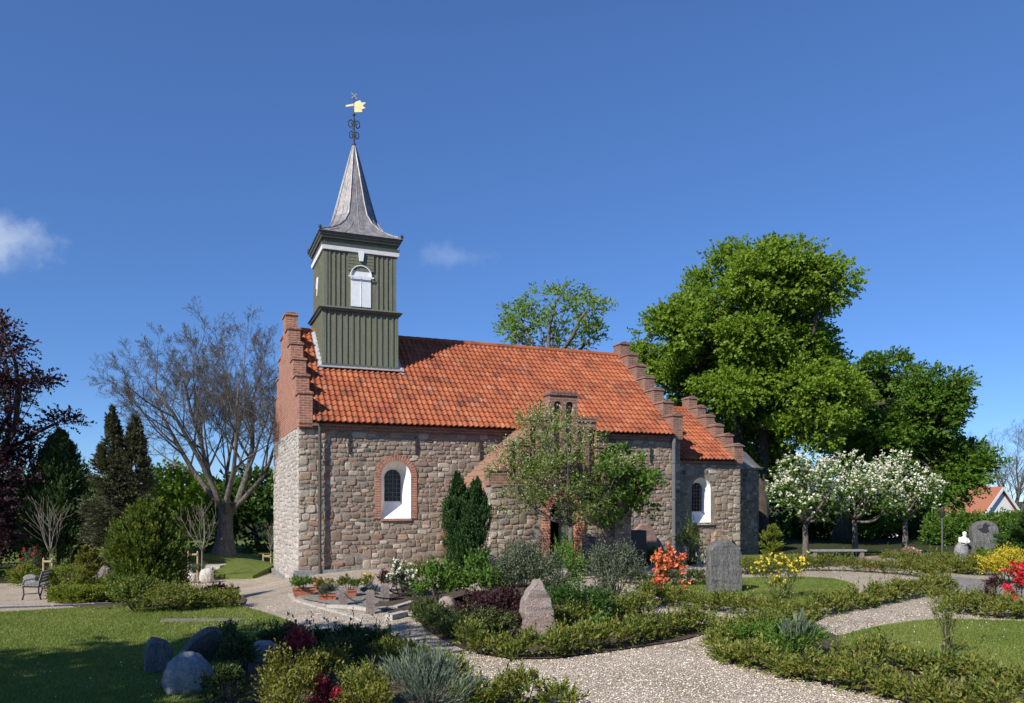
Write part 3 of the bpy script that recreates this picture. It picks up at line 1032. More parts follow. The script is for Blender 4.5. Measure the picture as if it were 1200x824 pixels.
bed_wall = smooth_loop(gp((430, 706), (480, 690), (540, 690), (575, 700), (560, 720), (500, 726), (455, 720)), 1)
bed_left = smooth_loop(gp((55, 690), (80, 712), (150, 716), (285, 712), (290, 700), (230, 690), (150, 676), (90, 678)), 1)
bed_far = smooth_loop(gp((900, 668), (1040, 660), (1120, 670), (1200, 668), (1200, 655), (1040, 652), (900, 660)), 1)
for b in (bed_front, bed_mid, bed_right, bed_wall, bed_left, bed_far):
    sheet('soil', b, 0.02, M_soil, 1.0)
grey_path = gp((1095, 681), (1120, 676), (1200, 684), (1200, 700), (1110, 698))
sheet('grey_path', grey_path, 0.006, M_gravel_gy, 1.5)
grey_court = smooth_loop(gp((342, 700), (372, 690), (425, 689), (450, 698), (440, 712), (400, 712)), 1)
sheet('grey_chippings', grey_court, 0.024, M_gravel_gy, 1.0)


# raised lawn round the bare tree, with steps up to it
def terr_z(x, y):
    d2 = ((np.asarray(x) + 12.0) / 2.0) ** 2 + ((np.asarray(y) - 32.0) / 3.1) ** 2
    return -0.54 + 0.60 * np.exp(-d2 ** 1.2) + 0.42 * sstep(35, 40, y)


terrace = [(-9.35, 28.4), (-9.7, 33.2), (-6.0, 37), (-6, 45), (-24, 45), (-24, 30.5), (-14.6, 29.6), (-13.3, 28.6), (-12.4, 28.6), (-12.4, 30.5), (-10.9, 30.5), (-10.9, 28.4)]
to = sheet('terrace_lawn', terrace, 0.0, M_lawn, 0.4, terr_z, skirt=0.9)
stp = MB()
for i in range(3):
    stp.box(-12.4, -10.9, 28.35 + 0.5 * i, 30.6, -0.95, -0.64 + 0.13 * (i + 1) - 0.002 * i)
o = stp.build('step', M_kerb)
o.name = 'garden_steps'
tag(o, 'low pale stone steps leading up to the lawn of the bare tree', 'steps')

# ------------------------------------------------------------------ the church
A = R(22.1)
church = empty('church', 'old fieldstone village church with red tiled roof and green wooden bell tower', 'church', (-6.58, 24.26, 0), A)
LN, WN, EAVE, RIDGE = 13.9, 8.0, 4.62, 8.25
SL = (RIDGE - EAVE) / 4.3          # rise per metre of the nave roof


def church_pt(u, v):
    return Vector((-6.58 + u * math.cos(A) - v * math.sin(A), 24.26 + u * math.sin(A) + v * math.cos(A), 0))


def niche(cx, z0, ztop, hw, iz0, iztop, ihw, v0, depth, parent, bars=True, brick=True, shift=0.0):
    """A splayed white window niche with dark leaded glass at its back, facing south."""
    n = 16
    o_pts, i_pts = arch(cx, hw, z0, ztop, n), arch(cx + shift, ihw, iz0, iztop, n)
    m = MB()
    P = [(s, v0 - 0.004, t) for s, t in o_pts] + [(s, v0 + depth, t) for s, t in i_pts]
    k = len(o_pts)
    m.add(P, [(i, (i + 1) % k, k + (i + 1) % k, k + i) for i in range(k)])
    win = m.build('window', M_plaster, parent)
    g = MB()
    g.prism(i_pts, [], (0, v0 + depth - 0.003, 0), (1, 0, 0), (0, 0, 1), (0, 1, 0), 0)
    g.build('pane', M_glass, win)
    b = MB()
    y = v0 + depth - 0.02
    for j in (-1, 0, 1):
        x = cx + shift + j * ihw * 0.5
        b.box(x - 0.008, x + 0.008, y - 0.008, y + 0.008, iz0, iztop - ihw + math.sqrt(max(0, 1 - (j * .5) ** 2)) * ihw)
    z = iz0 + 0.14
    while z < iztop - ihw * 0.3:
        w_ = ihw if z < iztop - ihw else math.sqrt(max(0.0, ihw ** 2 - (z - iztop + ihw) ** 2))
        b.box(cx + shift - w_, cx + shift + w_, y - 0.022, y - 0.008, z - 0.008, z + 0.008)
        z += 0.145
    b.build('glazing_bars', M_zinc, win)
    if brick:
        a = MB()
        oo, ii = arch(cx, hw + 0.2, z0 + 0.001, ztop + 0.2, 24), arch(cx, hw, z0 + 0.001, ztop, 24)
        k = len(oo)
        P = [(s, v0 - 0.045, t) for s, t in oo] + [(s, v0 - 0.045, t) for s, t in ii] + [(s, v0 + 0.02, t) for s, t in oo] + [(s, v0 + 0.02, t) for s, t in ii]
        fs = []
        for i in range(1, k):
            j = (i + 1) % k
            fs += [(i, j, k + j, k + i), (i, 2 * k + i, 2 * k + j, j), (k + i, k + j, 3 * k + j, 3 * k + i)]
        a.add(P, fs)
        so = a.build('brick_surround', M_brick, win, normals=True)
        # lay the bricks across the ring
        lay = so.data.uv_layers[0]
        for l in so.data.loops:
            c = so.data.vertices[l.vertex_index].co
            zc = ztop - hw
            if c.z > zc:
                ang = math.atan2(c.z - zc, c.x - cx)
                rr = math.hypot(c.z - zc, c.x - cx)
                lay.data[l.index].uv = (rr, ang * hw * 1.15)
            else:
                lay.data[l.index].uv = (abs(c.x - cx), c.z - zc)
        s = MB()
        s.box(cx - hw - 0.02, cx + hw + 0.02, v0 - 0.07, v0 + 0.05, z0 - 0.075, z0 - 0.003)
        s.build('sill', M_brick, win)
    return win


def pantiles(origin, du, ds, length, slope_len, tile_w=0.19, tile_l=0.29, amp=0.05, lift=0.035):
    """A field of S-shaped clay tiles: du runs along the eave, ds up the slope."""
    O, du, ds = Vector(origin), Vector(du).normalized(), Vector(ds).normalized()
    nn = du.cross(ds)
    if nn.z < 0:
        nn = -nn
    nc, nr = max(1, round(length / tile_w)), max(1, round(slope_len / tile_l))
    tw, tl = length / nc, slope_len / nr
    prof = [(0.0, 0.25), (0.14, 0.85), (0.28, 1.0), (0.42, 0.8), (0.56, 0.25), (0.72, 0.0), (0.88, 0.05)]
    xs, hs = [], []
    for c in range(nc):
        for t, h in prof:
            xs.append(c + t)
            hs.append(h * amp)
    xs.append(nc)
    hs.append(prof[0][1] * amp)
    n = len(xs)
    V, Fc, UV = [], [], []
    rnd = random.Random(5)
    for r in range(nr):
        jit = [rnd.uniform(-0.006, 0.006) for _ in range(nc + 1)]
        b = len(V)
        for line, (sl_, lf) in enumerate(((r * tl - 0.02, 0.0), (r * tl - 0.02, lift), ((r + 1) * tl, 0.006))):
            for x, h in zip(xs, hs):
                j = jit[min(int(x), nc)]
                V.append(tuple(O + du * (x * tw) + ds * (sl_ + (j if line < 2 else 0)) + nn * (h + lf + (j * 0.6 if line == 1 else 0))))
                UV.append((min(x, nc - .01), r + (0.02 if line < 2 else 0.98)))
        for line in (0, 1):
            for i in range(n - 1):
                Fc.append((b + line * n + i, b + line * n + i + 1, b + (line + 1) * n + i + 1, b + (line + 1) * n + i))
    m = MB()
    m.v, m.f, m.uv = V, Fc, UV
    return m


def roof_slope(name, origin, du, ds, length, slope_len, parent, ridge=True):
    m = pantiles(origin, du, ds, length, slope_len)
    o = m.build(name, M_tile, parent)
    return o


def ridge_tiles(a, b, parent, r=0.13, name='ridge_tiles'):
    a, b = Vector(a), Vector(b)
    n = max(1, round((b - a).length / 0.36))
    m = MB()
    for i in range(n):
        p, q = a.lerp(b, i / n), a.lerp(b, (i + 1.06) / n)
        m.tube([p, q], [r, r * 0.9], 10)
    m.uv = [(i // 20, 3.5) for i in range(len(m.v))]
    return m.build(name, M_tile, parent)


def stepped(v0, v1, zbase, zeave, zridge, steps, over_lo, apex_hw, drop=0.0):
    """Crow-stepped gable outline in (v, z), counter-clockwise."""
    vc = (v0 + v1) / 2
    run = (vc - apex_hw - v0) / steps
    tops = [zeave + over_lo + (zridge + 0.44 - zeave - over_lo) * i / steps for i in range(steps + 1)]
    right = []
    for i in range(steps):
        vv = v1 - run * i
        right += [(vv, tops[i]), (vv - run, tops[i])]
    right += [(vc + apex_hw, tops[-1]), (vc - apex_hw, tops[-1])]
    pts = [(v0, zbase), (v1, zbase)] + right
    left = []
    for i in reversed(range(steps)):
        vv = v0 + run * i
        left += [(vv + run, tops[i]), (vv, tops[i])]
    pts += left
    return pts, tops, run


def gable(name, u0, u1, v0, v1, zbase, zeave, zridge, steps, apex_hw, mat, parent, over_lo=0.85):
    pts, tops, run = stepped(v0, v1, zbase, zeave, zridge, steps, over_lo, apex_hw)
    m = MB()
    m.prism(pts, [], (u0, 0, 0), (0, 1, 0), (0, 0, 1), (1, 0, 0), u1 - u0)
    vc = (v0 + v1) / 2
    for i in range(steps + 1):
        for sgn in (1, -1):
            if i < steps:
                a = v0 + run * i if sgn > 0 else v1 - run * (i + 1)
                b_ = a + run
            else:
                if sgn < 0:
                    continue
                a, b_ = vc - apex_hw, vc + apex_hw
            z = tops[i] + 0.002
            o = 0.035
            # saddle-shaped brick cap
            m.box(u0 - o, u1 + o, a - o, b_ + o, z, z + 0.05)
            um = (u0 + u1) / 2
            P = [(u0 - o, a - o, z + 0.052), (u1 + o, a - o, z + 0.052), (u1 + o, b_ + o, z + 0.052), (u0 - o, b_ + o, z + 0.052), (um, a - o, z + 0.14), (um, b_ + o, z + 0.14)]
            m.add(P, [(0, 1, 4), (1, 2, 5, 4), (2, 3, 5), (3, 0, 4, 5)])
    return m.build(name, mat, parent)


def stonework(name, mapf, s0, s1, t0, t1, mat, parent, skip=None, seed=1, bulge=0.025, light_ends=(False, False)):
    """Rubble of single rounded fieldstones laid in rough courses; mapf(s, t, h) gives the point at height h off the wall."""
    rg = np.random.default_rng(seed)
    V, Fc, Rn = [], [], []
    n = 14
    th = np.linspace(0, 2 * math.pi, n, endpoint=False)
    ct, st = np.cos(th), np.sin(th)
    ex = 0.5
    ux, uy = np.sign(ct) * np.abs(ct) ** ex, np.sign(st) * np.abs(st) ** ex

    def stone(cs, ctt, w, h):
        if skip is not None and any(skip(cs + w * 0.46 * a, ctt + h * 0.46 * b) for a in (-1, 0, 1) for b in (-1, 0, 1)):
            return
        e = rg.uniform(0.8, 1.25)
        rr = 1 + rg.normal(size=n) * 0.06
        sk = rg.normal() * 0.10
        x = np.sign(ux) * np.abs(ux) ** e * rr * w / 2
        y = np.sign(uy) * np.abs(uy) ** e * rr * h / 2 + sk * x
        b0 = len(V)
        bl = bulge * rg.uniform(0.45, 1.0)
        tx, ty = rg.normal() * 0.10, rg.normal() * 0.10
        for sc, hh in ((1.0, -0.012), (0.97, bl * 0.55), (0.80, bl * 0.93), (0.4, bl)):
            for i in range(n):
                px_, py_ = cs + x[i] * sc, min(max(ctt + y[i] * sc, t0), t1)
                px_ = min(max(px_, s0), s1)
                tl = (tx * x[i] + ty * y[i]) * sc if hh > 0 else 0
                V.append(mapf(px_, py_, hh + tl * 0.6))
        V.append(mapf(cs, ctt, bl))
        for r in range(3):
            for i in range(n):
                j = (i + 1) % n
                Fc.append((b0 + r * n + i, b0 + r * n + j, b0 + (r + 1) * n + j, b0 + (r + 1) * n + i))
        for i in range(n):
            Fc.append((b0 + 3 * n + i, b0 + 3 * n + (i + 1) % n, b0 + 4 * n))
        v = rg.random()
        if (light_ends[0] and cs - s0 < 0.45) or (light_ends[1] and s1 - cs < 0.45):
            v = rg.uniform(0.75, 1.0)
        Rn.extend([v] * (4 * n))

    t = t0
    blocked = []
    row = 0
    while t < t1 - 0.05:
        h = rg.uniform(0.09, 0.19)
        if t + h > t1 - 0.1:
            h = t1 - t
        nxt = []
        s_ = s0
        while s_ < s1 - 0.04:
            hit = [q for q in blocked if q[0] - 0.02 <= s_ < q[1] - 0.01]
            if hit:
                s_ = hit[0][1]
                continue
            w = h * rg.uniform(0.85, 2.6)
            lim = min([q[0] for q in blocked if q[0] > s_] + [s1])
            if s_ + w > lim - 0.12:
                w = lim - s_
            wob = 0.03 * math.sin(s_ * 2.1 + row * 1.3) + 0.02 * math.sin(s_ * 5.3 + row * 2.9)
            if w > 0.62:
                w *= 0.5
            if rg.random() < 0.13 and 0.22 < w and t + h < t1 - 0.3:
                h2 = h + rg.uniform(0.10, 0.18)
                stone(s_ + w / 2, t + h2 / 2 + wob, w - 0.016, h2 - 0.014)
                nxt.append((s_, s_ + w, h2 - h))
            elif rg.random() < 0.16 and h > 0.19:
                f = rg.uniform(0.4, 0.6)
                stone(s_ + w / 2, t + h * f / 2 + wob, w - 0.02, h * f - 0.016)
                stone(s_ + w / 2, t + h * (1 + f) / 2 + wob, w - 0.02, h * (1 - f) - 0.016)
            else:
                stone(s_ + w / 2, t + h / 2 + wob + rg.normal() * 0.008, w - 0.015, (h - 0.012) * rg.uniform(0.92, 1.07))
            s_ += w
        # the tall stones reach into the next course
        blocked = [(a, b) for a, b, _ in nxt]
        t += h
        row += 1
    me = bpy.data.meshes.new(name)
    me.from_pydata([tuple(v) for v in V], [], Fc)
    a = me.attributes.new('rnd', 'FLOAT', 'FACE')
    a.data.foreach_set('value', np.array(Rn, dtype=np.float32))
    me.polygons.foreach_set('use_smooth', [True] * len(me.polygons))
    me.update()
    me.materials.append(mat)
    o_ = bpy.data.objects.new(name, me)
    return link(o_, parent)


def in_arch(cx, hw, z0, ztop, pad):
    def f(s_, t_):
        if t_ < z0 - pad * 0.4 or abs(s_ - cx) > hw + pad:
            return False
        zc = ztop - hw
        return t_ < zc or math.hypot(s_ - cx, t_ - zc) < hw + pad
    return f


# nave walls ------------------------------------------------------
wcx, wz0, wz1, whw = 3.06, 1.60, 3.46, 0.485
m = MB()
m.prism([(0.001, -0.9), (LN, -0.9), (LN, 4.40), (0.001, 4.40)], [arch(wcx, whw, wz0, wz1, 16)], (0, 0, 0), (1, 0, 0), (0, 0, 1), (0, 1, 0), 0)
m.box(0.46, LN, 0.9, WN, -0.9, 4.40)
m.add([(LN, 0, -.9), (LN, WN, -.9), (LN, WN, 4.4), (LN, 0, 4.4)], [(0, 1, 2, 3)])
nave = m.build('nave_wall', M_mortar, church)
stonework('stonework', lambda a, b, h: (a, -h, b), 0.0, LN, -0.12, 4.40, M_face, nave, in_arch(wcx, whw, wz0, wz1, 0.12), 3, light_ends=(True, False))
m = MB()
m.add([(0, WN, -1.0), (0, 0, -1.0), (0, 0, 4.55), (0, WN, 4.55)], [(0, 1, 2, 3)])
m.add([(0, 0, -1.0), (0.4, 0, -1.0), (0.4, 0, 4.4), (0, 0, 4.4)], [])
west = m.build('west_wall', M_mortar_w, church)
stonework('stonework', lambda a, b, h: (-h, WN - a, b), 0.0, WN, -0.9, 4.45, M_face_w, west, None, 5, light_ends=(False, True))
m = MB()        # foot of the wall
m.box(-0.16, LN + 0.02, -0.16, 0.02, -0.8, 0.03)
m.box(-0.16, 0.02, 0.02, WN, -1.2, -0.5)
m.build('plinth', M_boulder, church)
niche(wcx, wz0, wz1, whw, 2.16, 3.2, 0.27, 0.0, 0.5, church)
m = MB()        # brick cornice under the eave
m.box(0.0, LN, -0.09, 0.9, 4.402, 4.50)
m.box(0.0, LN, -0.16, 0.9, 4.502, 4.585)
m.build('cornice', M_brick_dk, church)
gable('west_gable', -0.012, 0.40, -0.16, WN + 0.16, 4.46, EAVE, RIDGE, 5, 0.42, M_brick, church)
gable('east_gable', LN - 0.42, LN + 0.012, -0.16, WN + 0.16, 4.46, EAVE, RIDGE, 6, 0.30, M_brick_dk, church, over_lo=0.7)
o = roof_slope('nave_roof', (0.40, -0.30, EAVE), (1, 0, 0), (0, 4.3, RIDGE - EAVE), LN - 0.82, math.hypot(4.3, RIDGE - EAVE), church)
roof = o
m = MB()
m.add([(0.47, -0.28, EAVE - 0.03), (LN - 0.43, -0.28, EAVE - 0.03), (LN - 0.43, 4.0, RIDGE - 0.05), (0.47, 4.0, RIDGE - 0.05), (0.47, 8.3, EAVE - 0.03), (LN - 0.43, 8.3, EAVE - 0.03)],
      [(0, 1, 2, 3), (3, 2, 5, 4)])
m.build('roof_boards', M_rust, roof)
o = roof_slope('tiles', (LN - 0.44, 8.30, EAVE), (-1, 0, 0), (0, -4.3, RIDGE - EAVE), LN - 0.9, math.hypot(4.3, RIDGE - EAVE), roof)
ridge_tiles((0.48, 4.0, RIDGE + 0.0), (LN - 0.44, 4.0, RIDGE + 0.0), roof)
# wall anchors
for u, z in ((1.55, 3.95), (3.72, 3.98), (5.95, 3.85), (12.6, 3.85)):
    m = MB()
    m.box(u - 0.025, u + 0.025, -0.07, -0.004, z - 0.28, z + 0.28)
    m.box(u - 0.06, u + 0.06, -0.085, -0.03, z - 0.03, z + 0.03)
    m.build('wall_anchor', M_iron, church)


def downpipe(u, v, z0, z1, r, mat, parent):
    m = MB()
    m.tube([(u, v - 0.02, z1), (u, v - 0.02, z1 - 0.18), (u, v, z1 - 0.4), (u, v, z0)], r, 8)
    for k in range(3):
        z = z0 + (z1 - z0) * (0.2 + 0.3 * k)
        m.tube([(u, v, z - 0.03), (u, v, z + 0.03)], r * 1.35, 8)
    return m.build('downpipe', mat, parent)


downpipe(0.62, -0.16, -0.35, 4.5, 0.05, M_pipe, church)
downpipe(LN - 0.38, -0.16, 0.0, 4.5, 0.075, M_zinc, church)

# bell tower ------------------------------------------------------
tu, tv, th = 2.37, 3.5, 1.30
z_a, z_b, z_c = 6.80, 8.76, 10.86
twr = MB()
twr.box(tu - th, tu + th, tv - th, tv + th, 6.0, z_b)
th2 = th - 0.06
twr.box(tu - th2, tu + th2, tv - th2, tv + th2, z_b, z_c + 0.3)
rr_ = random.Random(3)
bw = 0.42                     # half width of the sound opening
for (half, za, zb, n) in ((th, 6.2, z_b - 0.05, 13), (th2, z_b + 0.05, z_c - 0.12, 15)):
    for i in range(n + 1):
        s = -half + 2 * half * i / n
        w = 0.028
        if i in (0, n):
            w = 0.05
            s = -half + 0.05 if i == 0 else half - 0.05
        if not (za > z_b and abs(s) < bw + 0.06):
            twr.box(tu + s - w, tu + s + w, tv - half - 0.03, tv - half + 0.001, za, zb)
        twr.box(tu - half - 0.035, tu - half + 0.001, tv + s - w, tv + s + w, za, zb)
tower = twr.build('bell_tower', M_green, church)


def band(z0, z1, half, half2=None, name='moulding', mat=M_green_dk):
    m_ = MB()
    h2 = half if half2 is None else half2
    P = [(tu + sx * h, tv + sy * h, z) for z, h in ((z0, half), (z1, h2)) for sx, sy in ((-1, -1), (1, -1), (1, 1), (-1, 1))]
    m_.add(P, [(0, 3, 2, 1), (4, 5, 6, 7), (0, 1, 5, 4), (1, 2, 6, 5), (2, 3, 7, 6), (3, 0, 4, 7)])
    return m_.build(name, mat, tower)


band(z_b - 0.10, z_b - 0.02, th + 0.08, th + 0.13)
band(z_b - 0.018, z_b + 0.08, th + 0.15, th - 0.04)
band(z_a - 0.03, z_a + 0.05, th + 0.05)
band(z_c - 0.12, z_c + 0.01, th + 0.02, th + 0.04, 'white_band', M_white)
band(z_c + 0.012, z_c + 0.12, th + 0.03, th + 0.05, 'frieze')
band(z_c + 0.27, z_c + 0.36, th + 0.05, th + 0.08, 'cornice')
band(z_c + 0.362, z_c + 0.46, th + 0.10, th + 0.13, 'cornice')
m = MB()
m.box(tu - th2 - 0.005, tu + th2 + 0.005, tv - th2 - 0.02, tv + th2, z_c + 0.12, z_c + 0.27)
for i in range(7):           # boards of the frieze
    m.box(tu - bw - 0.03, tu + bw + 0.03, tv - th2 - 0.045, tv - th2, z_b + 1.36 + i * 0.11, z_b + 1.36 + i * 0.11 + 0.095)
m.build('frieze_boards', M_green, tower)
# sound opening with white shutters
m = MB()
yy = tv - th2 - 0.03
m.prism(arch(tu, 0.345, z_b + 0.12, z_b + 1.52, 16), [], (0, yy, 0), (1, 0, 0), (0, 0, 1), (0, 1, 0), 0.05)
m.box(tu - 0.008, tu + 0.008, yy - 0.012, yy, z_b + 0.13, z_b + 1.15)
m.build('belfry_shutter', M_white, tower)
m = MB()
oo, ii = arch(tu, 0.375, z_b + 0.08, z_b + 1.55, 20), arch(tu, 0.345, z_b + 0.08, z_b + 1.52, 20)
k = len(oo)
P = [(s, yy - 0.05, t) for s, t in oo] + [(s, yy - 0.05, t) for s, t in ii] + [(s, yy + 0.05, t) for s, t in oo] + [(s, yy + 0.05, t) for s, t in ii]
fs = []
for i in range(2, k - 1):
    j = (i + 1) % k
    fs += [(i, j, k + j, k + i), (i, 2 * k + i, 2 * k + j, j), (k + i, k + j, 3 * k + j, 3 * k + i)]
m.add(P, fs)
m.build('shutter_arch', M_white, tower, normals=True)
m = MB()
m.box(tu - 0.44, tu + 0.44, yy - 0.075, yy - 0.052, z_b + 1.11, z_b + 1.16)
m.build('shutter_rail', M_white, tower)
m = MB()
P = [(tu - 0.10, yy - 0.09, z_c - 0.10), (tu + 0.10, yy - 0.09, z_c - 0.10), (tu + 0.06, yy - 0.09, z_c - 0.42), (tu - 0.06, yy - 0.09, z_c - 0.42)]
m.add(P + [(p[0], p[1] + 0.12, p[2]) for p in P], [(0, 3, 2, 1), (0, 1, 5, 4), (1, 2, 6, 5), (2, 3, 7, 6), (3, 0, 4, 7)])
m.build('keystone', M_white, tower)
# little white scroll on the west face
m = MB()
m.tube([(tu - th2 - 0.06, tv + 0.15 * math.cos(a) * (1 - .4 * a / 7), z_b + 0.95 + 0.35 * math.sin(a * .8)) for a in np.linspace(0, 5, 12)], 0.03, 6)
m.build('scroll_ornament', M_white, tower)
# lead flashing round the foot
m = MB()
m.box(tu - th - 0.20, tu + th + 0.16, tv - th - 0.24, tv - th - 0.001, z_a - 0.11, z_a - 0.055)
nn = Vector((0, -SL, 1)).normalized()
for sx in (-1, 1):
    x0 = tu + sx * (th + 0.02)
    x1 = tu + sx * (th + 0.15)
    pts = []
    for v in (tv - th - 0.22, 4.0):
        zz = EAVE + (v + 0.3) * SL + 0.10
        pts.append((v, zz))
    P = [(min(x0, x1), pts[0][0], pts[0][1]), (max(x0, x1), pts[0][0], pts[0][1]), (max(x0, x1), pts[1][0], pts[1][1]), (min(x0, x1), pts[1][0], pts[1][1])]
    P2 = [(p[0], p[1], p[2] - 0.12) for p in P]
    m.add(P + P2, [(0, 1, 2, 3), (0, 4, 5, 1), (1, 5, 6, 2), (3, 2, 6, 7), (0, 3, 7, 4)])
m.build('flashing', M_lead_lt, tower)
# spire: square at the eave, eight-sided above
m = MB()
rings = [(0.0, 1.46, 1.0), (0.10, 1.33, 0.95), (0.24, 1.12, 0.75), (0.42, 0.97, 0.5), (0.65, 0.84, 0.25), (0.95, 0.73, 0.05), (1.5, 0.585, 0), (2.3, 0.385, 0), (3.2, 0.16, 0), (3.72, 0.035, 0)]
zs = z_c + 0.462
for (dz, r, sq) in rings:
    for k in range(8):
        a8 = R(22.5 + 45 * k)
        ro = r / math.cos(R(22.5))
        po = Vector((math.cos(a8) * ro, math.sin(a8) * ro))
        q = (k // 2 if k % 2 == 0 else k // 2)
        ca = R(45 + 90 * q)
        pc = Vector((math.cos(ca), math.sin(ca))) * r * math.sqrt(2)
        p = po.lerp(pc, sq)
        if sq == 1.0:
            p = pc + (po - pc) * 0.004
        m.v.append((tu + p.x, tv + p.y, zs + dz))
for i in range(len(rings) - 1):
    for k in range(8):
        k2 = (k + 1) % 8
        m.f.append((i * 8 + k, i * 8 + k2, (i + 1) * 8 + k2, (i + 1) * 8 + k))
m.f.append(tuple(reversed(range(8))))
spire = m.build('spire', M_lead, tower)
sv = [Vector(v) for v in m.v]
m = MB()
for k in range(8):
    pts = [sv[i * 8 + k] for i in range(1, len(rings))]
    m.tube(pts, [0.03] * (len(pts) - 1) + [0.012], 6)
for k in range(8):            # standing seams in the middle of each face
    k2 = (k + 1) % 8
    for f in ((0.5,) if k % 2 == 0 else (0.12, 0.3, 0.5, 0.7, 0.88)):
        last = 8 if abs(f - 0.5) < 0.01 else (5 if f in (0.3, 0.7) else 3)
        pts = [sv[i * 8 + k].lerp(sv[i * 8 + k2], f) for i in range(0, last)]
        if len(pts) > 1:
            m.tube(pts, 0.018, 5)
m.build('lead_rolls', M_lead, tower)
for sx, sy in ((-1, -1), (1, -1), (1, 1), (-1, 1)):
    m = MB()
    x, y = tu + sx * 1.41, tv + sy * 1.41
    m.tube([(x, y, zs - 0.02), (x, y, zs + 0.05), (x, y, zs + 0.12), (x, y, zs + 0.2)], [0.03, 0.045, 0.06, 0.012], 8)
    m.build('corner_knob', M_iron, tower)
# ironwork and weather vane
zt = zs + 3.66
vane = MB()
vane.tube([(tu, tv, zt - 0.05), (tu, tv, zt + 1.78)], [0.035, 0.014], 8)
for zz, rr in ((zt + 0.04, 0.075), (zt + 1.12, 0.055)):
    vane.tube([(tu, tv, zz - rr), (tu, tv, zz - rr * .5), (tu, tv, zz), (tu, tv, zz + rr * .5), (tu, tv, zz + rr)], [0.02, rr * .86, rr, rr * .86, 0.02], 10)
for sgn in (-1, 1):
    for ax in (Vector((1, 0, 0)), Vector((0, 1, 0))):
        for zc, hh, ww in ((zt + 0.36, 0.22, 0.2), (zt + 0.76, 0.24, 0.24)):
            pts = []
            for a in np.linspace(0, 2 * math.pi * 1.25, 20):
                rad = 1 - 0.09 * a
                pts.append(Vector((tu, tv, zc)) + ax * sgn * (ww * 0.5 - ww * 0.5 * math.cos(a) * rad) + Vector((0, 0, hh * 0.75 * math.sin(a) * rad)))
            vane.tube(pts, 0.018, 5)
vane_o = vane.build('weather_vane', M_iron, church)
m = MB()
flag = [(-0.30, 1.62), (-0.02, 1.66), (-0.02, 1.42), (0.30, 1.44), (0.27, 1.53), (0.42, 1.58), (0.30, 1.66), (0.44, 1.78), (0.26, 1.78), (0.22, 1.86), (0.06, 1.80), (-0.02, 1.74), (-0.30, 1.68)]
dv = Vector((math.cos(-A), math.sin(-A), 0))
m.prism([(s, t + zt) for s, t in flag], [], Vector((tu, tv, -0.22)) - Vector((0, .012, 0)), dv, (0, 0, 1), (-dv.y, dv.x, 0), 0.024)
m.build('vane_flag', M_gold, vane_o)
m = MB()
for a in range(4):
    d = Vector((math.cos(a * math.pi / 2 + .78), 0, math.sin(a * math.pi / 2 + .78))) * 0.13
    m.bar(Vector((tu, tv, zt + 1.80)) - d * .1, Vector((tu, tv, zt + 1.80)) + d, 0.03, 0.03)
m.build('vane_star', M_gold, vane_o)

# porch -----------------------------------------------------------
p0, p1, pv = 4.9, 9.54, -3.81
pc = (p0 + p1) / 2
PE, PR = 2.15, 4.57
m = MB()
m.prism([(p0, -0.4), (p1, -0.4), (p1, 2.618), (p0, 2.618)], [arch(pc, 0.64, -0.35, 2.42, 14)], (0, pv + 0.02, 0), (1, 0, 0), (0, 0, 1), (0, 1, 0), 0.38)
porch = m.build('porch', M_mortar, church)
stonework('stonework', lambda a, b, h: (a, pv + 0.02 - h, b), p0, p1, -0.2, 2.62, M_face, porch, in_arch(pc, 0.7, -0.35, 2.47, 0.0), 9, bulge=0.03, light_ends=(True, False))
for x0 in (p0, p1 - 0.3):
    m = MB()
    m.box(x0, x0 + 0.3, pv + 0.402, -0.001, -0.4, PE)
    sw = m.build('side_wall', M_mortar, porch)
    if x0 == p0:
        stonework('stonework', lambda a, b, h: (p0 - h, -a, b), 0.0, -pv - 0.02, -0.4, PE, M_face, sw, None, 12)
pts, tops, run = stepped(p0 - 0.06, p1 + 0.06, 2.62, 2.62, PR + 0.30, 3, 0.42, 0.46)
tops_n = tops
holes = []
colw = [(pc, tops[-1])] + [(pc + sg * (0.46 + run * (i + 0.5)), tops[2 - i]) for i in (0, 1) for sg in (-1, 1)]
for cu, tz in colw:
    for sg in (-1, 1):
        holes.append(arch(cu + sg * 0.2, 0.125, 2.95 if tz > 3.9 else 2.8, tz - 0.17, 8))
m = MB()
m.prism(pts, holes, (0, pv, 0), (1, 0, 0), (0, 0, 1), (0, 1, 0), 0.16)
m.prism([(s, t) for s, t in pts], [], (0, pv + 0.162, 0), (1, 0, 0), (0, 0, 1), (0, 1, 0), 0.24)
for cu, tz in colw:
    hw_ = 0.46 if cu == pc else run / 2
    m.box(cu - hw_ - 0.03, cu + hw_ + 0.03, pv - 0.04, pv + 0.44, tz + 0.002, tz + 0.07)
    for j in range(5):
        x = cu - hw_ + (j + 0.5) * 2 * hw_ / 5
        m.box(x - 0.07, x + 0.07, pv - 0.05, pv + 0.45, tz + 0.072, tz + 0.135)
for sg in (-1, 1):
    cu = pc + sg * (0.46 + run * 2.5)
    m.box(cu - run / 2 - 0.03, cu + run / 2 + 0.03, pv - 0.04, pv + 0.44, tops[0] + 0.002, tops[0] + 0.07)
m.build('porch_gable', M_brick_dk, porch)
dh, dw = 2.25, 0.46
m = MB()
oo, ii = arch(pc, dw + 0.24, -0.3, dh + 0.22, 18), arch(pc, dw, -0.3, dh, 18)
k = len(oo)
P = [(s, pv - 0.03, t) for s, t in oo] + [(s, pv - 0.03, t) for s, t in ii] + [(s, pv + 0.36, t) for s, t in oo] + [(s, pv + 0.36, t) for s, t in ii]
fs = []
for i in range(1, k):
    j = (i + 1) % k
    fs += [(i, j, k + j, k + i), (i, 2 * k + i, 2 * k + j, j), (k + i, k + j, 3 * k + j, 3 * k + i)]
m.add(P, fs)
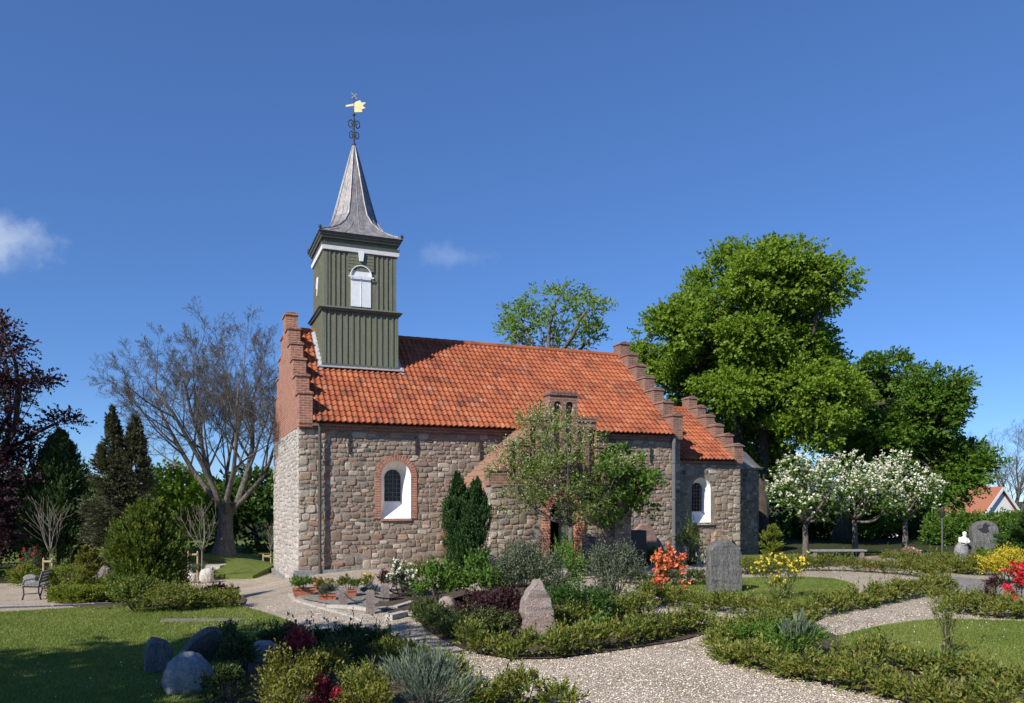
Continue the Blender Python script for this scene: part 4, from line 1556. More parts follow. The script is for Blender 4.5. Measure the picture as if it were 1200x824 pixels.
m.build('door_arch', M_brick_or, porch, normals=True)
m = MB()
m.prism([(pc - 0.04, 0.16), (pc + dw, 0.16), (pc + dw, dh - dw)] + [(pc + dw * math.cos(a), dh - dw + dw * math.sin(a)) for a in np.linspace(0.1, math.pi / 2 + .08, 8)], [], (0, pv + 0.26, 0), (1, 0, 0), (0, 0, 1), (0, 1, 0), 0.05)
for j in range(4):
    x = pc + 0.02 + j * 0.115
    m.box(x, x + 0.012, pv + 0.248, pv + 0.26, 0.2, 1.75)
m.build('door', M_door, porch)
m = MB()        # the open leaf, turned inwards
m.box(pc - dw + 0.01, pc - dw + 0.06, pv + 0.4, pv + 0.85, 0.16, 1.9)
m.build('open_door', M_door, porch)
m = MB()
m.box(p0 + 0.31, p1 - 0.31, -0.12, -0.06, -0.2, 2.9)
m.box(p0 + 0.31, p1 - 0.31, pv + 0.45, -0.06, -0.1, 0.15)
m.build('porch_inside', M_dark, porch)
m = MB()
m.box(pc - 0.95, pc + 0.95, pv - 0.75, pv + 0.3, -0.2, 0.14)
m.build('doorstep', M_kerb, porch)
psl = math.hypot(pc - p0 + 0.28, PR - PE)
for side in (0, 1):
    if side == 0:
        t = pantiles((p0 - 0.28, -0.02, PE - 0.02), (0, -1, 0), (pc - p0 + 0.28, 0, PR - PE + 0.02), -pv - 0.42, psl)
    else:
        t = pantiles((p1 + 0.28, pv + 0.42, PE - 0.02), (0, 1, 0), (-(p1 - pc + 0.28), 0, PR - PE + 0.02), -pv - 0.42, psl)
    t.build('porch_roof', M_tile_old, porch)
ridge_tiles((pc, pv + 0.42, PR + 0.02), (pc, 0.4, PR + 0.02), porch, 0.12, 'porch_ridge')
m = MB()
m.box(p0 - 0.30, p0 - 0.20, -0.24, -0.04, -0.35, 2.12)
m.build('porch_downpipe', M_rust, porch)

# chancel and apse ------------------------------------------------
c0, c1, cv0, cv1 = LN, 17.3, 0.8, 7.2
CE, CR = 3.78, 6.15
wc = 15.42
m = MB()
m.prism([(c0, -0.6), (c1, -0.6), (c1, CE - 0.16), (c0, CE - 0.16)], [arch(wc, 0.44, 1.32, 3.08, 14)], (0, cv0, 0), (1, 0, 0), (0, 0, 1), (0, 1, 0), 0)
m.box(c0 + 0.01, c1, cv0 + 0.7, cv1, -0.6, CE - 0.16)
m.add([(c1, cv0, -.6), (c1, cv0 + 0.7, -.6), (c1, cv0 + 0.7, CE - .16), (c1, cv0, CE - .16)], [(0, 1, 2, 3)])
chancel = m.build('chancel', M_mortar, church)
stonework('stonework', lambda a, b, h: (a, cv0 - h, b), c0, c1, -0.3, CE - 0.16, M_face, chancel, in_arch(wc, 0.44, 1.22, 3.08, 0.02), 15, light_ends=(False, True))
m = MB()
m.box(c0, c1, cv0 - 0.11, cv0 + 0.6, CE - 0.157, CE - 0.04)
m.build('chancel_cornice', M_brick_dk, chancel)
niche(wc, 1.32, 3.08, 0.44, 1.75, 2.88, 0.26, cv0, 0.32, church, True, False)
m = MB()
m.box(wc - 0.56, wc + 0.56, cv0 - 0.09, cv0 + 0.04, 1.22, 1.315)
m.build('window_ledge', M_stone, chancel)
gable('chancel_gable', c1 - 0.40, c1 + 0.012, cv0 - 0.14, cv1 + 0.14, CE - 0.12, CE, CR, 5, 0.26, M_brick_dk, chancel, 0.55)
csl = math.hypot(3.4, CR - CE)
pantiles((c0 + 0.012, cv0 - 0.22, CE), (1, 0, 0), (0, 3.42, CR - CE), c1 - c0 - 0.41, math.hypot(3.42, CR - CE)).build('chancel_roof', M_tile, chancel)
pantiles((c1 - 0.40, cv1 + 0.22, CE), (-1, 0, 0), (0, -3.42, CR - CE), c1 - c0 - 0.41, math.hypot(3.42, CR - CE)).build('chancel_roof', M_tile, chancel)
ridge_tiles((c0 + 0.02, 4, CR), (c1 - 0.41, 4, CR), chancel, 0.12)
m = MB()
m.add([(c1 - .41, cv0 - 0.2, CE - 0.03), (c0 + 0.02, cv0 - 0.2, CE - 0.03), (c0 + 0.02, 4, CR - 0.05), (c1 - .41, 4, CR - 0.05), (c1 - .41, cv1 + .2, CE - .03), (c0 + .02, cv1 + .2, CE - .03)], [(0, 1, 2, 3), (3, 2, 5, 4)])
m.build('roof_boards', M_rust, chancel)
ar = 2.72
m = MB()
n = 22
P = []
for zz in (-0.6, 3.5):
    for i in range(n + 1):
        a = -math.pi / 2 + math.pi * i / n
        P.append((c1 + ar * math.cos(a), 4 + ar * math.sin(a), zz))
m.add(P, [(i, i + 1, n + 2 + i, n + 1 + i) for i in range(n)])
apse = m.build('apse', M_mortar, church)
stonework('stonework', lambda a, b, h: (c1 + (ar + h) * math.cos(a / ar - math.pi / 2), 4 + (ar + h) * math.sin(a / ar - math.pi / 2), b), 0.02, ar * math.pi * 0.6, -0.3, 3.45, M_face, apse, None, 17)
m = MB()
prof = [(ar + 0.14, 3.46), (ar + 0.16, 3.54), (ar * 0.96, 3.78), (ar * 0.82, 4.22), (ar * 0.58, 4.6), (ar * 0.3, 4.85), (0.05, 4.98)]
P = []
for (rad, zz) in prof:
    for i in range(n + 1):
        a = -math.pi / 2 + math.pi * i / n
        P.append((c1 + 0.013 + rad * math.cos(a), 4 + rad * math.sin(a), zz))
m.add(P, [(j * (n + 1) + i, j * (n + 1) + i + 1, (j + 1) * (n + 1) + i + 1, (j + 1) * (n + 1) + i) for j in range(len(prof) - 1) for i in range(n)])
m.build('apse_roof', M_lead, apse)

# ------------------------------------------------------------------ trees
# bare ash on the raised lawn
def ash_tree(name, label, loc, H, spread, trunk_r, seed, levels=5, bark=M_twig, tint=1.0, cat='tree', group=None, fork=0.24, limbs=None):
    rg = np.random.default_rng(seed)
    root = empty(name, label, cat, loc, 0, group)
    mt, mc = MB(), MB()
    fh = H * fork
    pts, rr = [], []
    for i in range(8):
        t = i / 7
        pts.append((0.12 * math.sin(2 * t) * trunk_r * 2, 0.05 * t, -0.4 + (fh + 0.4) * t))
        rr.append(trunk_r * (1 + 1.1 * max(0, 1 - t * 1.5) ** 2) * (1 - 0.22 * t))
    top = Vector(pts[-1])
    pts += [top + Vector((0, 0, 0.12)), top + Vector((0, 0, 0.2))]
    rr += [rr[-1] * 0.7, rr[-1] * 0.2]
    mt.tube(pts, rr, 14)

    def grow(p, d, r, L, lev):
        n = 5 if lev < 3 else 3
        pts, rr = [p], [r]
        q, dd = p.copy(), d.copy()
        for i in range(n):
            dd = (dd + Vector(rg.normal(size=3)) * (0.10 if lev < 2 else 0.16) + Vector((0, 0, 0.075 if lev < 2 else 0.03))).normalized()
            q = q + dd * (L / n)
            pts.append(q.copy())
            rr.append(max(r * (1 - 0.72 * (i + 1) / n), 0.004))
        (mt if lev < 2 else mc).tube(pts, rr, 8 if lev < 1 else (6 if lev < 2 else (5 if lev < 3 else 3)), lev < 2)
        if lev >= levels:
            return
        nk = (7, 6, 6, 5, 4)[min(lev, 4)]
        for c in range(nk):
            f = 0.28 + 0.72 * (c + rg.random() * 0.8) / nk
            f = min(f, 1.0)
            x = f * n
            i = min(int(x), n - 1)
            a = pts[i].lerp(pts[i + 1], x - i)
            ax = (pts[i + 1] - pts[i]).normalized()
            side = Vector(rg.normal(size=3))
            side = (side - ax * side.dot(ax)).normalized()
            ang = R(rg.uniform(24, 52))
            nd = (ax * math.cos(ang) + side * math.sin(ang) + Vector((0, 0, 0.12))).normalized()
            grow(a, nd, max(rr[i] * 0.46, 0.0035), L * rg.uniform(0.42, 0.6) * (1.15 - 0.4 * f), lev + 1)

    if limbs is None:
        limbs = [(az, el, 0.55 * trunk_r) for az, el in ((170, 38), (10, 44), (120, 62), (60, 68), (-60, 58), (200, 70), (-110, 60), (-20, 72))]
    for az, el, r in limbs:
        dl = Vector((math.cos(R(az)) * math.cos(R(el)) * spread, math.sin(R(az)) * math.cos(R(el)) * spread, math.sin(R(el)))).normalized()
        grow(top - Vector((0, 0, rg.uniform(0.2, 2.2) * trunk_r)), dl, r, H * rg.uniform(0.52, 0.62), 0)
    mt.build('trunk', bark, root, True)
    mc.build('crown', bark, root, True)
    return root


ash_tree('ash_tree', 'big leafless grey tree on the raised lawn left of the church', (-11.6, 31.6, 0.05), 9.6, 1.0, 0.34, 11, fork=0.19,
         limbs=[(172, 43, 0.14), (150, 58, 0.14), (30, 62, 0.18), (4, 46, 0.11), (100, 52, 0.11), (-75, 54, 0.12), (195, 74, 0.14)])
p = at(1186, 640, 70)
ash_tree('bare_tree', 'bare brown tree behind the right hand house roof', (p.x, p.y, -4.5), 12.5, 1.0, 0.25, 23, 4, fork=0.35)

# big green trees behind the apse and the churchyard
b = Vector((11.6, 38.5, 0))
leafy_tree('maple_tree', 'huge bright green tree towering behind the apse', b,
           px_lobes(b, 38.5, [(880, 305, 40, 18), (922, 318, 38, 20), (945, 350, 30, 22), (845, 322, 24, 16), (832, 362, 38, 20), (792, 385, 32, 18), (766, 412, 22, 20), (890, 355, 44, 22), (912, 400, 44, 24), (958, 400, 24, 22),
                              (860, 405, 40, 20), (812, 425, 36, 22), (890, 445, 48, 22), (940, 445, 38, 24), (968, 485, 28, 26), (838, 465, 34, 22), (880, 495, 42, 20), (985, 462, 24, 24), (778, 398, 30, 24), (800, 440, 36, 28), (935, 505, 40, 26), (890, 545, 40, 22), (930, 560, 30, 24), (890, 340, 50, 36), (850, 395, 50, 34), (915, 375, 46, 40), (900, 425, 56, 36), (865, 450, 50, 34), (935, 470, 44, 36), (900, 505, 50, 34), (955, 430, 34, 34)], 2.6),
           8.0, 0.36, L_maple, M_bark_dk, clumps=52, sprig_n=24, k=8, ll=0.145, lw=0.12, clump_r=0.62, stems=((-0.55, 0.2), (0.65, -0.2)), sl=0.5, flat=1.5)
b = Vector((18.0, 43, 0))
leafy_tree('maple_tree', 'broad green tree right of the huge one, above the blossoming trees', b,
           px_lobes(b, 43, [(1045, 435, 32, 22), (1015, 450, 30, 24), (1075, 465, 28, 24), (1030, 490, 40, 30), (1080, 505, 36, 28), (1115, 545, 28, 26), (1060, 545, 46, 32), (1005, 530, 40, 40), (1128, 575, 16, 18), (1040, 590, 50, 30), (1085, 575, 30, 22), (1100, 520, 26, 24), (1092, 478, 22, 22), (1055, 510, 36, 30), (1045, 470, 40, 34), (1065, 490, 34, 30), (1035, 530, 46, 36), (1090, 545, 34, 30), (1110, 560, 28, 26)], 2.2),
           7.0, 0.38, L_mid, M_bark_dk, clumps=42, sprig_n=22, k=8, ll=0.15, lw=0.12, clump_r=0.62, sl=0.5, flat=1.5)
b = Vector((2.4, 46, 0))
leafy_tree('tall_tree', 'loose green tree top showing above the nave roof', b,
           px_lobes(b, 46, [(652, 352, 44, 20), (612, 370, 30, 22), (684, 372, 22, 22), (650, 390, 46, 22), (600, 392, 20, 16), (690, 400, 18, 16)], 1.6),
           9.5, 0.3, L_maple, M_bark, clumps=22, sprig_n=15, k=7, ll=0.14, lw=0.11, clump_r=0.55, sl=0.5, flat=1.4)
# copper beech on the far left
b = Vector((-20.3, 29.5, -0.65))
leafy_tree('copper_beech', 'dark purple leaved beech at the left edge', b,
           px_lobes(b, 29.5, [(2, 384, 18, 14), (-16, 398, 20, 16), (2, 420, 28, 20), (-40, 450, 54, 44), (32, 446, 26, 8), (2, 470, 42, 26), (42, 492, 22, 8), (-40, 540, 64, 64), (8, 520, 40, 26), (10, 560, 42, 34), (0, 605, 44, 36), (-60, 620, 60, 60)], 1.4),
           3.5, 0.4, L_copper, M_bark_dk, clumps=36, sprig_n=16, k=8, ll=0.13, lw=0.09, clump_r=0.5, sl=0.55, droop=0.3)


def conifer(name, label, px, py, w, h, leafmat, tips=((0, 1.0),), n=2600, ll=0.10, lw=0.035, k=9, upright=1.0, sl=0.3, belly=0.9, bark=M_bark_dk, cat='conifer', power=0.75, loc=None):
    """Needle-leaved tree: upright sprays over one or more pointed columns."""
    p = loc or G(px, py)
    s = p.y / F
    W, H = w * s, h * s
    root = empty(name, label, cat, p)
    Ps, Ds, Ls = [], [], []
    mt = MB()
    for (ox, hf) in tips:
        m_ = int(n / len(tips))
        hh = H * hf
        sc = 1.0 if len(tips) == 1 else 0.74
        nb = max(40, m_ // 22)
        tb = RNG.random(nb) ** 0.8
        azb = RNG.random(nb) * 2 * math.pi
        lb = W / 2 * sc * np.minimum((1 - tb) ** power * 1.3, belly) * RNG.uniform(0.64, 1.22, nb)
        bi = RNG.integers(0, nb, m_)
        q = 1 - RNG.random(m_) ** 1.6 * 0.6
        t, az, rad = tb[bi], azb[bi] + RNG.normal(size=m_) * 0.16, lb[bi] * q
        rise = upright * 0.32 * rad
        zz = np.minimum(0.02 * H + t * hh * 0.93 + rise * (1 - 0.6 * t) + RNG.normal(size=m_) * 0.02 * H, hh)
        P = np.stack([ox * W / 2 * (0.45 + 0.55 * t) + np.cos(az) * rad, np.sin(az) * rad, np.maximum(zz, 0.02)], 1)
        D = unit(np.stack([np.cos(az), np.sin(az), np.full(m_, upright) + 1.5 * t ** 3], 1) + 0.25 * rand_unit(m_))
        Ps.append(P)
        Ds.append(D)
        Ls.append(RNG.uniform(0.6, 1.3, m_) * sl * (0.22 + 0.78 * np.clip(1 - t, 0, 1) ** 0.6))
        mt.tube([(0, 0, -0.1), (ox * W * 0.2, 0, hh * 0.3), (ox * W / 2, 0, hh * 0.93)], [0.03 * W + 0.05, 0.03 * W + 0.03, 0.012], 8)
        k_ = 14
        Ps.append(np.array([ox * W / 2, 0, hh * 0.9]) + RNG.normal(size=(k_, 3)) * np.array([0.012 * W, 0.012 * W, 0.02 * H]))
        Ds.append(unit(rand_unit(k_) * 0.3 + np.array([0, 0, 1.0])))
        Ls.append(np.full(k_, 0.06 * H))
    P, D, L_ = np.concatenate(Ps), np.concatenate(Ds), np.concatenate(Ls)
    NB = unit(P * np.array([1, 1, 0]) + np.array([0, 0, 0.35 * W]))
    V, rnd = sprigs(P, D, L_, k, ll, lw, 0.6, 0.0 if upright > 0.5 else 0.25, 0.3, nb=NB)
    mt.build('trunk', bark, root, True)
    quad_mesh('foliage', V, 4, leafmat, root, None, rnd)
    return root


conifer('cypress', 'dark green egg shaped cypress next to the purple beech', 70, 672, 74, 168, L_cypress, n=8000, ll=0.11, lw=0.045, power=0.6, belly=0.95, sl=0.34, upright=1.4)
conifer('spruce', 'grey green conifer with two pointed tops behind the yew bush', 136, 678, 96, 202, L_spruce, tips=((-0.1, 1.0), (0.48, 0.97)), n=9000, ll=0.10, lw=0.042, upright=0.25, power=0.9, sl=0.34)
conifer('yew_bush', 'big rounded golden green yew bush beside the front lawn', 173, 713, 72, 124, L_yew, n=7500, ll=0.08, lw=0.032, upright=1.1, power=0.42, belly=0.95, sl=0.34, cat='yew')
conifer('columnar_yew', 'dark green twin column yew standing in front of the nave', 547, 684, 66, 130, L_fastig, tips=((-0.34, 1.0), (0.34, 0.95)), n=9000, ll=0.06, lw=0.026, upright=2.8, power=0.72, belly=0.74, sl=0.24, cat='yew')
conifer('small_cypress', 'slim fresh green cypress right of the apse', 905, 660, 24, 44, L_box, n=900, ll=0.08, lw=0.03, upright=1.5, power=0.5, sl=0.2)
p = G(903, 655)
conifer('golden_conifer', 'small upright golden green conifer behind the trimmed hedge', 103, 694, 30, 54, L_gold, n=1400, ll=0.07, lw=0.03, upright=1.2, power=0.5, sl=0.18)
conifer('juniper', 'dark bushy juniper at the right edge behind the yellow bush', 1212, 672, 62, 70, L_deep, n=1800, ll=0.10, lw=0.04, upright=0.5, power=0.45, sl=0.35)

# green trees filling the background
BG = [(212, 36, [(205, 580, 36, 32), (222, 600, 30, 44), (190, 622, 30, 30)], L_maple, 'fresh green tree between the spruce and the bare tree'),
      (300, 38, [(292, 575, 26, 24), (310, 600, 28, 40), (280, 615, 34, 36), (262, 600, 20, 30)], L_deep, 'deep green tree behind the trunk of the bare tree'),
      (120, 44, [(100, 600, 50, 40), (150, 600, 50, 40), (60, 610, 50, 40)], L_deep, 'dark leafy tree deep behind the conifers'),
      (-10, 40, [(-10, 600, 60, 50), (30, 620, 50, 40)], L_deep, 'dark tree behind the purple beech'),
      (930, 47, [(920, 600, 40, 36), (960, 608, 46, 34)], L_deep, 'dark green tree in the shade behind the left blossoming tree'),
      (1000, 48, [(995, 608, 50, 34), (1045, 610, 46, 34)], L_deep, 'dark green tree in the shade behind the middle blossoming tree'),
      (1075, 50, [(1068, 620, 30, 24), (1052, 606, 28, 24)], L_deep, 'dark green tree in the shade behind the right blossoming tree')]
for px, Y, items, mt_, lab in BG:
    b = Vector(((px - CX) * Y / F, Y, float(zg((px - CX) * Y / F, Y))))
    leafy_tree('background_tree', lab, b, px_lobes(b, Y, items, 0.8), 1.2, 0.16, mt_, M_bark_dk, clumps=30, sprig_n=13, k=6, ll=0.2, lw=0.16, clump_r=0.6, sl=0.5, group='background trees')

# far wood closing the view
n = 5200
xx = RNG.uniform(-150, 150, n)
yy2 = 95 + RNG.random(n) * 25
hh2 = RNG.random(n) * (3.4 + 1.2 * np.sin(xx * 0.13) + 0.7 * np.sin(xx * 0.41))
P = np.stack([xx, yy2, np.array(zg(xx, yy2)) + hh2], 1)
V, rnd = sprigs(P, unit(rand_unit(n) + np.array([0, -0.3, 0.6])), 2.0, 6, 1.3, 1.0, 0.9)
o = quad_mesh('far_wood', V, 4, L_deep, None, None, rnd)
o['kind'] = 'stuff'

# blossoming hawthorns on the right
for px, py, items, lab in (
        (943, 657, [(932, 572, 30, 15), (955, 560, 32, 15), (925, 592, 18, 11), (962, 590, 26, 15), (942, 547, 22, 11), (915, 580, 12, 9), (985, 576, 22, 14), (968, 566, 22, 13), (972, 598, 18, 10)], 'leftmost of the three white blossoming trees, thickest trunk'),
        (1001, 653, [(1000, 584, 30, 14), (985, 562, 30, 14), (1018, 568, 30, 15), (1002, 548, 26, 11), (1030, 588, 18, 12), (972, 592, 16, 11), (1034, 574, 22, 14), (1025, 598, 16, 9)], 'middle one of the three white blossoming trees'),
        (1060, 652, [(1058, 588, 28, 12), (1045, 565, 28, 14), (1072, 570, 24, 14), (1060, 550, 22, 11), (1084, 586, 14, 9), (1038, 594, 14, 9), (1030, 580, 16, 12)], 'rightmost of the three white blossoming trees')):
    b = G(px, py)
    leafy_tree('hawthorn_tree', lab, b, px_lobes(b, b.y, items, 0.8), b.y / F * 44, 0.13, L_lush, M_bark, clumps=46, sprig_n=14, k=7, ll=0.095, lw=0.07, clump_r=0.36, sl=0.34,
               blossom=B_white, blossom_n=1350, blossom_s=0.075, group='white blossoming trees', cat='tree')

# small trees in front of the porch
b = G(668, 681)
leafy_tree('hawthorn_tree', 'yellow green budding tree with slender grey trunk in front of the porch door', b,
           px_lobes(b, b.y, [(650, 560, 46, 34), (686, 578, 30, 24), (662, 520, 40, 30), (638, 500, 34, 22), (720, 560, 22, 24), (650, 588, 44, 18), (690, 595, 30, 14), (600, 550, 28, 28), (625, 520, 30, 24), (610, 585, 24, 18)], 0.7),
           b.y / F * 66, 0.085, L_haw, M_bark, clumps=58, sprig_n=14, k=7, ll=0.062, lw=0.045, clump_r=0.3, sl=0.28, blossom=B_cream, blossom_n=2000, blossom_s=0.03)
b = G(622, 672)
leafy_tree('hawthorn_tree', 'yellow green budding tree with thin dark trunk left of the porch door', b,
           px_lobes(b, b.y, [(615, 560, 36, 30), (600, 575, 30, 22), (630, 530, 34, 28), (625, 500, 24, 18), (605, 595, 28, 14), (640, 590, 28, 16)], 0.6),
           b.y / F * 62, 0.06, L_haw, M_bark_dk, clumps=56, sprig_n=11, k=7, ll=0.062, lw=0.045, clump_r=0.3, sl=0.28, blossom=B_cream, blossom_n=1600, blossom_s=0.03)
b = G(718, 672)
leafy_tree('small_maple', 'small round bright green maple in front of the nave wall', b,
           px_lobes(b, b.y, [(718, 590, 34, 22), (735, 560, 30, 26), (705, 565, 26, 24), (745, 590, 22, 16), (758, 562, 14, 12), (725, 540, 18, 14), (700, 600, 18, 12)], 0.6),
           b.y / F * 58, 0.07, L_lush, M_bark_dk, clumps=75, sprig_n=15, k=7, ll=0.11, lw=0.09, clump_r=0.28, sl=0.28)

# tree outside the picture that shades the front lawn
b = Vector((-9.6, 3.6, 0))
leafy_tree('shade_tree', 'tree outside the left of the picture that throws the shadow over the lawn', b,
           [(0.2, 0.2, 6.2, 2.3, 2.0, 1.5), (-2.6, -1.6, 6.4, 2.2, 2.0, 1.5), (2.0, 1.0, 5.6, 1.3, 1.3, 1.0), (-0.6, 0.0, 7.6, 2.0, 1.8, 1.2), (-4.4, -2.2, 6.6, 2.0, 1.8, 1.4), (2.6, 1.5, 6.0, 0.8, 0.8, 0.7), (0.3, -0.4, 9.0, 0.9, 0.9, 0.7)],
           4.0, 0.3, L_deep, M_bark, clumps=22, sprig_n=16, k=7, ll=0.19, lw=0.15, clump_r=0.75, sl=0.6)


def sapling(label, px, py, top, w, seed):
    """Young bare tree."""
    p = G(px, py)
    s = p.y / F
    return ash_tree('young_tree', label, p, (py - top) * s, 0.9, 0.026, seed, 1, M_sap, fork=0.42,
                    limbs=[(az, el, 0.014) for az, el in ((170, 52), (10, 55), (100, 65), (-80, 60), (200, 72), (30, 80))])


def stake(label, px, py, w, h, dx=0.0):
    """Two posts and a cross bar for tying up a young tree."""
    p = G(px, py)
    s = p.y / F
    root = empty('tree_stake', label, 'tree stake', p)
    for sx in (-1, 1):
        m_ = MB()
        m_.tube([(sx * w * s / 2, 0, -0.1), (sx * w * s / 2, 0, h * s), (sx * w * s / 2, 0, h * s + 0.04)], [0.032, 0.032, 0.012], 8)
        m_.build('post', M_wood, root)
    m_ = MB()
    m_.bar((-w * s / 2, -0.045, h * s * 0.92), (w * s / 2, -0.045, h * s * 0.92), 0.02, 0.06)
    m_.build('cross_bar', M_wood, root)
    return root


sapling('slim bare young tree tied up behind the bench', 58, 688, 592, 40, 31)
sapling('bare young tree behind the two white boulders', 236, 681, 596, 40, 37)
sapling('bare young tree close to the west wall of the church', 317, 667, 615, 20, 41)
stake('pale stake frame around the young tree behind the bench', 56, 689, 10, 34)
stake('stake frame with rail behind the two white boulders', 226, 680, 11, 33)
stake('small stake frame next to the west wall of the church', 313, 668, 9, 18)


# ------------------------------------------------------------------ stones
def boulder(name, label, px, py, w, h, mat, depth=0.8, seed=0, cat='boulder', sink=0.12, tilt=0.0, rough=0.18, taper=0.0, rz=0.0, group=None):
    p = G(px, py)
    s = p.y / F
    W, H = w * s, h * s
    bm = bmesh.new()
    bmesh.ops.create_icosphere(bm, subdivisions=5, radius=1.0)
    off = Vector((seed * 3.7, seed * 1.3, seed * 2.1))
    for v in bm.verts:
        c = v.co.copy()
        q = 1 + rough * noise.noise(c * 1.3 + off) + rough * 0.4 * noise.noise(c * 3.4 + off) + rough * 0.12 * noise.noise(c * 9 + off)
        c = c * q
        # squared-off flanks
        c.x = math.copysign(abs(c.x) ** 0.8, c.x)
        c.z = math.copysign(abs(c.z) ** 0.85, c.z)
        if taper and c.z > -0.4:
            c.x *= 1 - taper * (c.z + 0.4) / 1.4
            c.y *= 1 - taper * 0.6 * (c.z + 0.4) / 1.4
        v.co = Vector((c.x * W / 2, c.y * W / 2 * depth, c.z * H * (0.5 + sink / 2) + H * (0.5 - sink / 2)))
    me = bpy.data.meshes.new(name)
    bm.to_mesh(me)
    bm.free()
    me.polygons.foreach_set('use_smooth', [True] * len(me.polygons))
    me.materials.append(mat)
    o = bpy.data.objects.new(name, me)
    o.location = p
    o.rotation_euler = (0, tilt, rz)
    link(o)
    return tag(o, label, cat, group)


def slab(name, label, px, py, outline, thick, mat, cat='gravestone', rz=0.0, tilt=(0, 0), wob=0.012, seed=1, group=None, loc=None, sink=0.12, parent_mesh=False):
    """Upright stone: an outline in metres with rounded edges and uneven faces."""
    p = loc if loc is not None else G(px, py)
    # resample the outline
    pts = []
    n = len(outline)
    for i in range(n):
        a, b_ = Vector(outline[i]), Vector(outline[(i + 1) % n])
        k = max(1, int((b_ - a).length / 0.06))
        for j in range(k):
            pts.append(a.lerp(b_, j / k))
    cx = sum(q.x for q in pts) / len(pts)
    cz = sum(q.y for q in pts) / len(pts)
    c = Vector((cx, cz))
    m_ = MB()
    rings = [(-thick / 2, 0.93), (-thick / 2 + 0.02, 0.985), (-thick / 4, 1.0), (thick / 4, 1.0), (thick / 2 - 0.02, 0.985), (thick / 2, 0.93)]
    N = len(pts)
    for (y, sc) in rings:
        for q in pts:
            w_ = c + (q - c) * sc
            d = wob * noise.noise(Vector((w_.x * 5 + seed, y * 5, w_.y * 5))) + wob * .5 * noise.noise(Vector((w_.x * 14 + seed, y * 14, w_.y * 14)))
            w_ = w_ + (q - c).normalized() * d * 1.6
            m_.v.append((w_.x, y + d, w_.y - (sink if w_.y < 0.02 else 0)))
    for r in range(len(rings) - 1):
        for i in range(N):
            j = (i + 1) % N
            m_.f.append((r * N + i, r * N + j, (r + 1) * N + j, (r + 1) * N + i))
    for r, rev in ((0, False), (len(rings) - 1, True)):
        tri = tessellate_polygon([[Vector((m_.v[r * N + i][0], m_.v[r * N + i][2], 0)) for i in range(N)]])
        for t in tri:
            m_.f.append(tuple(r * N + i for i in t))
    o = m_.build(name, mat, None, False, p, rz, normals=True)
    o.rotation_euler = (tilt[0], tilt[1], rz)
    return tag(o, label, cat, group)


def round_top(w, h, n=10, k=1.0):
    r = w / 2
    return [(-r, 0), (r, 0)] + [(r * math.cos(a), h - r * k + r * k * math.sin(a)) for a in np.linspace(0, math.pi, n)]


# tall pink granite stone in the middle bed
p = G(631, 748)
s = p.y / F
prof = [(-18, 0), (20, 0), (19, 22), (15, 40), (9, 57), (3, 66), (-4, 66), (-12, 58), (-18, 46), (-19, 30)]
slab('standing_stone', 'pink grey pointed standing stone in the middle bed', 0, 0, [(x * s, y * s) for x, y in prof], 0.34, M_rune, 'standing stone', 0.15, (0, 0), 0.03, 3, loc=p)
p = G(848, 694)
s = p.y / F
prof = [(-19, 0), (20, 0), (21, 12), (19, 20), (22, 26), (17, 33), (18, 38), (21, 42), (18, 49), (12, 57), (2, 62), (-5, 61), (-15, 57), (-20, 50), (-19, 30)]
slab('standing_stone', 'tall dark grey slate stone with ragged right edge on the small lawn', 0, 0, [(x * s, y * s) for x, y in prof], 0.3, M_slate, 'standing stone', 0.1, (0, 0), 0.02, 8, loc=p)
p = G(1153, 657)
s = p.y / F
hs = slab('headstone', 'tall dark grey round topped headstone with bird relief before the green hedge', 0, 0, round_top(29 * s, 47 * s, 12, 0.8), 0.35, M_slate, 'headstone', -0.15, (0, 0), 0.02, 5, loc=p)
mbird = MB()
bird = [(-0.16, 0.0), (-0.05, 0.04), (0.0, 0.16), (0.05, 0.2), (0.1, 0.14), (0.16, 0.13), (0.11, 0.07), (0.14, -0.05), (0.06, -0.1), (-0.05, -0.08)]
mbird.prism([(x * 1.2 - 0.08, z_ * 1.2 + 37 * s) for x, z_ in bird], [], (0, -0.2, 0), (1, 0, 0), (0, 0, 1), (0, 1, 0), 0.05)
mbird.build('bird_relief', M_black, hs)
# leaning slab, boulder and small stone in the shade on the front lawn
p = G(204, 800)
oval = [(0.27 * math.cos(a) * (1 + 0.10 * math.sin(a)), 0.34 + 0.42 * math.sin(a)) for a in np.linspace(-1.15, 1.57 + 2.72, 26)]
ls = slab('leaning_stone', 'dark oval slab leaning behind the grey boulder on the shaded lawn', 0, 0, oval, 0.085, M_slate, 'stone', 0, (0, 0), 0.008, 11, loc=p + Vector((0.0, 0.22, 0)), sink=0.05)
ls.rotation_euler = (Matrix.Rotation(R(33), 3, 'Y') @ Matrix.Rotation(R(64), 3, 'Z')).to_euler()
boulder('boulder', 'big grey boulder lying in front of the leaning slab', 226, 811, 58, 46, M_boulder, 0.7, 2, tilt=-0.3, rough=0.2, taper=0.15)
slab('small_stone', 'small square topped stone left of the leaning slab', 184, 787, [(-0.15, 0), (0.17, 0), (0.16, 0.3), (0.1, 0.4), (-0.08, 0.42), (-0.15, 0.34)], 0.22, M_slate, 'stone', 0.5, (0, 0.06), 0.02, 17)
boulder('boulder', 'grey boulder half hidden in the dark bed right of the leaning slab', 311, 776, 30, 26, M_boulder, 0.9, 5)
boulder('boulder', 'smaller of the two white boulders beside the stake frame', 224, 683, 13, 11, M_boulder_lt, 0.8, 6)
boulder('boulder', 'larger of the two white boulders beside the stake frame', 242, 683, 16, 17, M_boulder_lt, 0.8, 7)
